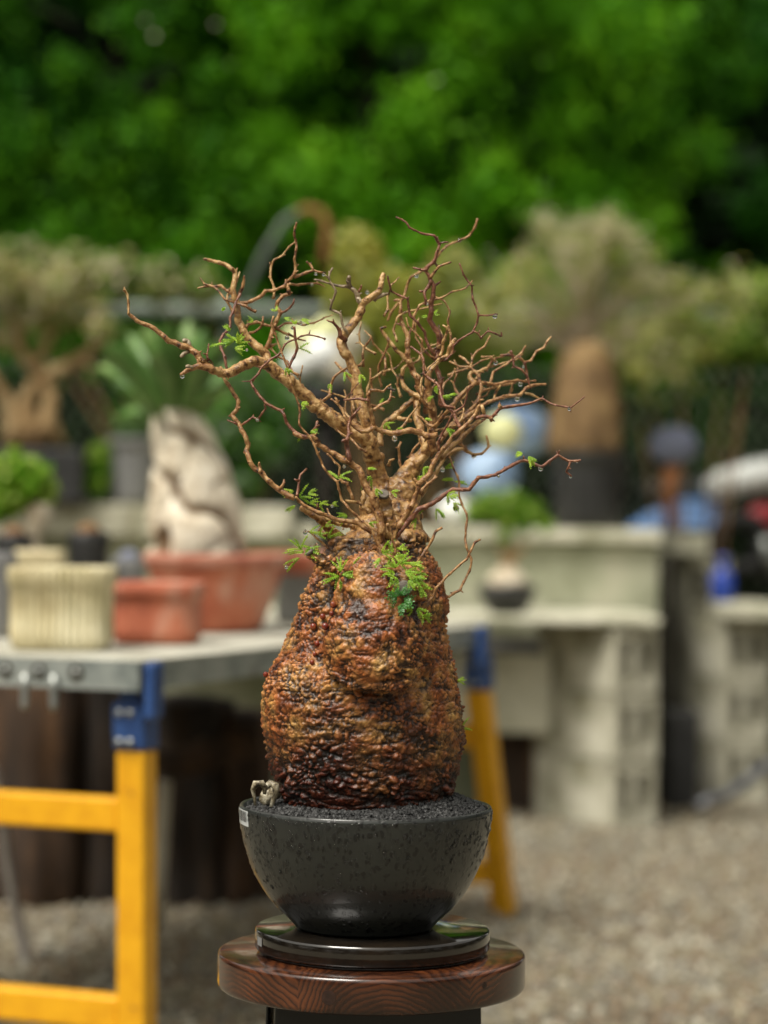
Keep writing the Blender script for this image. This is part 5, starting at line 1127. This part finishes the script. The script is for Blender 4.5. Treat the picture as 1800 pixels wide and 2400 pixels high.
# twigs that fill the tangle behind
random.seed(99); nb_ = 0
seeds = [(960,1090,3),(990,1040,4),(900,960,3),(880,1000,4),(1000,960,5),(1040,950,6),(1060,1000,5),(940,930,4),(860,930,5),(1010,880,5),(960,860,6),(900,880,6),(1080,930,7),(830,980,3),(780,960,3),(700,880,3),(1020,1010,-2),(990,930,-3),(1050,880,7),(1100,900,8),(930,1010,-3),(1010,820,1),(930,800,4),(1110,960,6),(860,1060,-3),(1060,830,3),(1140,870,8),(1000,1000,7),(970,770,2),(900,740,3),(880,830,5),(1090,1000,5),(1010,1080,4),(640,700,3),(600,730,2),(560,740,4)]
b = MB()
for (x, y, d_) in seeds:
    ang_ = random.uniform(-.9, .9)-( .5 if x > 950 else -.3)*-1; p = W(x, y, D0+d_/100); P3 = [p]
    for k in range(random.randint(4, 7)):
        ang_ += random.choice((-1, 1))*random.uniform(.25, .7); ang_ = max(-1.3, min(1.3, ang_)); l_ = random.uniform(.006, .013)
        p = p+Vector((math.sin(ang_)*l_, random.uniform(-.003, .006), math.cos(ang_)*l_)); P3.append(p)
    brc.append(limb(P3, PX(6.5, D0), PX(3, D0), random.choice(('bark_brown', 'bark_tan'))))

# ---------------------------------------------------------------- leaf sprigs
random.seed(55)
def sprig(px, py, D, n=7, ln=18, ang_=0, droop=.3, lf=4.6, bk='leafspring', k=1):
    b = MB()
    for s_ in range(k):
        a_ = R(ang_)+ (random.uniform(-1.1, 1.1) if k > 1 and s_ else 0)
        p = W(px, py, D); P3 = [p]; L = ln*random.uniform(.8, 1.15); yy = random.uniform(-.5, .5)
        for i in range(n):
            a_ -= droop/n*math.copysign(1, math.cos(a_)) if abs(math.cos(a_)) > .05 else 0
            p = p+Vector((math.cos(a_), yy, math.sin(a_)))*PX(L/n, D0); P3.append(p)
        b.tube(P3, [.00045]*(n+1), 5)
        for i in range(1, n+1):
            t_ = (P3[i]-P3[i-1]).normalized(); sd_ = t_.cross(Vector((random.uniform(-.5,.5), -1, random.uniform(-.2,.8)))).normalized()
            for sg in ((-1, 1) if i < n else (0,)):
                dr_ = (sd_*sg+t_*(.45 if sg else 1)).normalized(); nl = dr_.cross(Vector((random.uniform(-.4,.4), -1, .5))).normalized(); r = PX(lf*random.uniform(.75, 1.2), D0)
                c = P3[i]+dr_*.0003; up_ = nl.cross(dr_)*.18*r
                v = [c, c+dr_*r*.35+nl*r*.36+up_, c+dr_*r*.8+nl*r*.38+up_, c+dr_*r*1.1, c+dr_*r*.8-nl*r*.38+up_, c+dr_*r*.35-nl*r*.36+up_, c+dr_*r*.55]
                b.add(v, [(0,6,1),(1,6,2),(2,6,3),(3,6,4),(4,6,5),(5,6,0)])
    return b.build('leaf_sprig', M[bk], root)
def gp(g, x, y): ox, oy, s_ = G[g]; return ox+x/s_, oy+y/s_
SP = [('A',750,690,-5,5,9,80,3),('A',830,880,-7,8,26,170,5),('A',850,900,-7,7,22,60,5),('A',790,900,-7,8,40,178,2),('A',830,930,-7,6,22,-30,4),('A',800,820,-7,6,18,120,3),
      ('A',1160,1060,-8,5,16,-40,4),('A',1220,775,-8,5,10,80,2),('A',1260,745,3,6,22,10,3),('A',1250,930,-7,6,26,-10,2),('A',1265,1280,-8,6,14,-10,4),('A',1270,1490,-7,6,18,180,2),('A',1320,1475,-7,6,20,5,3),
      ('A',1100,690,2,4,12,150,2),('A',1150,735,2,4,14,-10,2),('A',950,760,3,4,14,170,2),('A',1540,1085,-2,6,20,-20,3),('A',1640,1100,-2,6,18,-30,2),('A',1450,1160,-5,4,14,-70,2),
      ('B',560,725,-.5,4,12,170,2),('B',600,710,-.5,4,12,10,2),('B',600,1195,-2,5,14,0,3),('B',650,1245,-2,6,20,10,3),('B',700,1235,-2,5,14,30,2),('B',600,1240,-1,5,16,190,2),('B',280,1420,-4,6,20,-30,3),('B',360,1450,-4,5,14,10,2),('B',540,1385,-3,5,14,0,2),('B',680,1450,-3,6,20,-30,3),('B',120,1270,1,5,14,0,2),('B',250,1290,2,5,14,20,2),
      ('C',720,760,-5,6,24,160,3),('C',760,800,-5,7,30,10,4),('C',730,860,-5,6,22,200,3),('C',820,780,-5,6,22,40,3),('C',830,840,-5,5,20,-10,3),('C',900,850,-5,6,24,10,3),('C',990,850,-5,4,12,40,2),('C',1100,935,-3,6,22,170,4),
      ('C',960,615,-7,7,30,-25,2),('C',1040,655,-7,8,34,-8,2),('C',1240,600,-6,6,18,10,2),('C',1260,650,-6,9,40,-75,3),('C',1300,740,-6.5,6,20,-60,3),('C',1410,760,-6,6,18,20,2),('C',1250,985,-7,5,16,20,2),
      ('C',790,1190,-6.3,8,40,178,3),('C',770,1170,-6.3,8,34,110,3),('C',760,1230,-6.3,8,40,215,3),('C',800,1180,-6.4,7,30,30,5),('C',850,1170,-6.3,6,24,150,4),('C',830,1050,-5,6,30,0,3),('C',900,1070,-4,5,20,30,3),('C',960,1090,-3,8,40,35,3),('C',940,1010,-3,5,16,60,2),
      ('C',1040,1360,-8.5,8,34,195,4),('C',1050,1330,-8.5,7,30,90,4),('C',1060,1350,-8.5,7,26,30,5),('C',1130,1290,-8,6,24,20,3),('C',1050,1390,-8.5,5,18,-90,3),
      ('C',1340,1190,-8.5,7,28,20,4),('C',1400,1180,-8.5,6,24,30,4),('C',1330,1230,-8.5,6,24,230,4),('C',1430,1220,-9,6,26,20,4),('C',1460,1170,-8.5,5,18,30,3),
      ('C',1480,1270,-9.5,7,30,10,7),('C',1430,1330,-10,7,28,180,6),('C',1440,1300,-10,7,26,100,6),('C',1540,1270,-9,7,28,20,6),('C',1510,1330,-10,7,28,-20,6),('C',1560,1370,-10,7,28,10,7),('C',1600,1400,-9.5,6,24,-20,6),('C',1620,1440,-9.5,6,22,-50,5),('C',1460,1390,-10.5,7,26,200,6),('C',1530,1390,-10.5,6,22,-40,6),('C',1600,1340,-9,5,18,60,4),
      ('C',1590,1590,-9.5,6,22,-60,5),('C',1630,1640,-9,6,20,-30,5),('C',1560,1600,-9.5,5,20,180,4),
      ('D',380,950,-5,6,20,200,4),('D',400,920,-5,5,16,60,3),('D',330,980,-5,5,14,200,2),('D',600,780,-5.5,6,20,-30,4),('D',620,790,-5.5,5,16,10,3),('D',1170,515,-6,8,24,-15,4),('D',1130,495,-6,7,16,150,3),('D',580,600,4,5,22,20,3),('D',560,680,4,6,26,10,3),('D',650,690,4,6,30,0,3),('D',520,880,2,6,26,-40,5),('D',640,840,2,5,24,-60,3),('D',430,590,1,6,20,-40,4),('D',440,660,1,5,18,200,3),
      ('N',1072,1596,-1,5,20,40,3),('N',1079,1708,0,7,30,5,2)]
nsp = 0
for (g, x, y, d_, n_, ln, a_, k) in SP:
    px, py = gp(g, x, y); nsp += 1; sprig(px, py, D0+d_/100, n_, ln*1.0, a_, .35, 2.8, 'leafspring', k)
for (x, y, a_) in ((1480,1500,80),(1500,1540,20),(1450,1520,160),(1470,1560,-60)):
    px, py = gp('C', x, y); sprig(px, py, D0-.105, 5, 22, a_, .4, 5.0, 'leafdark', 5)

# ---------------------------------------------------------------- hanging drops
DR = [('A',490,1110,-7,6),('A',975,1396,-5.2,4.5),('A',1170,862,3,6),('A',1205,800,3,4.5),('A',1258,768,2,4),('A',1200,1098,-8,3),('A',908,940,-7,3.5),('A',1330,518,3,4),('A',1405,452,2.5,4),('A',1355,447,2.5,4),('A',1412,870,-5,3),
      ('B',765,232,10,5),('B',487,460,11,6),('B',168,568,10,5),('B',995,722,-1,6),('B',906,862,-1,4),('B',1028,850,-1,3),('B',558,642,0,3.5),('B',1000,1024,8,6),('B',1160,1162,8,6),('B',1140,1256,6,7),('B',345,1515,-5,7),('B',1478,1322,-7,5),('B',340,1200,-6,3.5),('B',1180,1048,7,4),('B',862,1630,5,5),
      ('D',1258,598,-6,6.5),('D',1470,655,-6,4),('D',1515,552,-6,2.5),('D',660,878,2,8),('D',785,512,5,6),('D',565,605,4,6),('D',960,652,-6,3.5),('D',908,255,-5.7,4),
      ('C',1075,585,-7,4),('C',800,1050,-2,6),('C',880,1140,-6,5),('C',665,1295,-6.3,4.5),('C',990,862,-5,4),('C',1068,1026,-3,3),('C',1048,1412,-8.5,3.5),('C',1430,1140,-6,3)]
for (g, x, y, d_, r) in DR:
    px, py = gp(g, x, y); b = MB(); c = W(px, py, D0+d_/100); rr = PX(r, D0)*.95
    b.lathe([(rr*.05,-rr),(rr*.5,-rr*.88),(rr*.86,-rr*.5),(rr,0),(rr*.86,rr*.5),(rr*.55,rr*.85),(rr*.3,rr*1.1),(rr*.1,rr*1.3)], c, 16); b.build('water_drop', M['water'], root)
print('branches', len(brc), 'sprigs', nsp, 'trunk verts', nv)
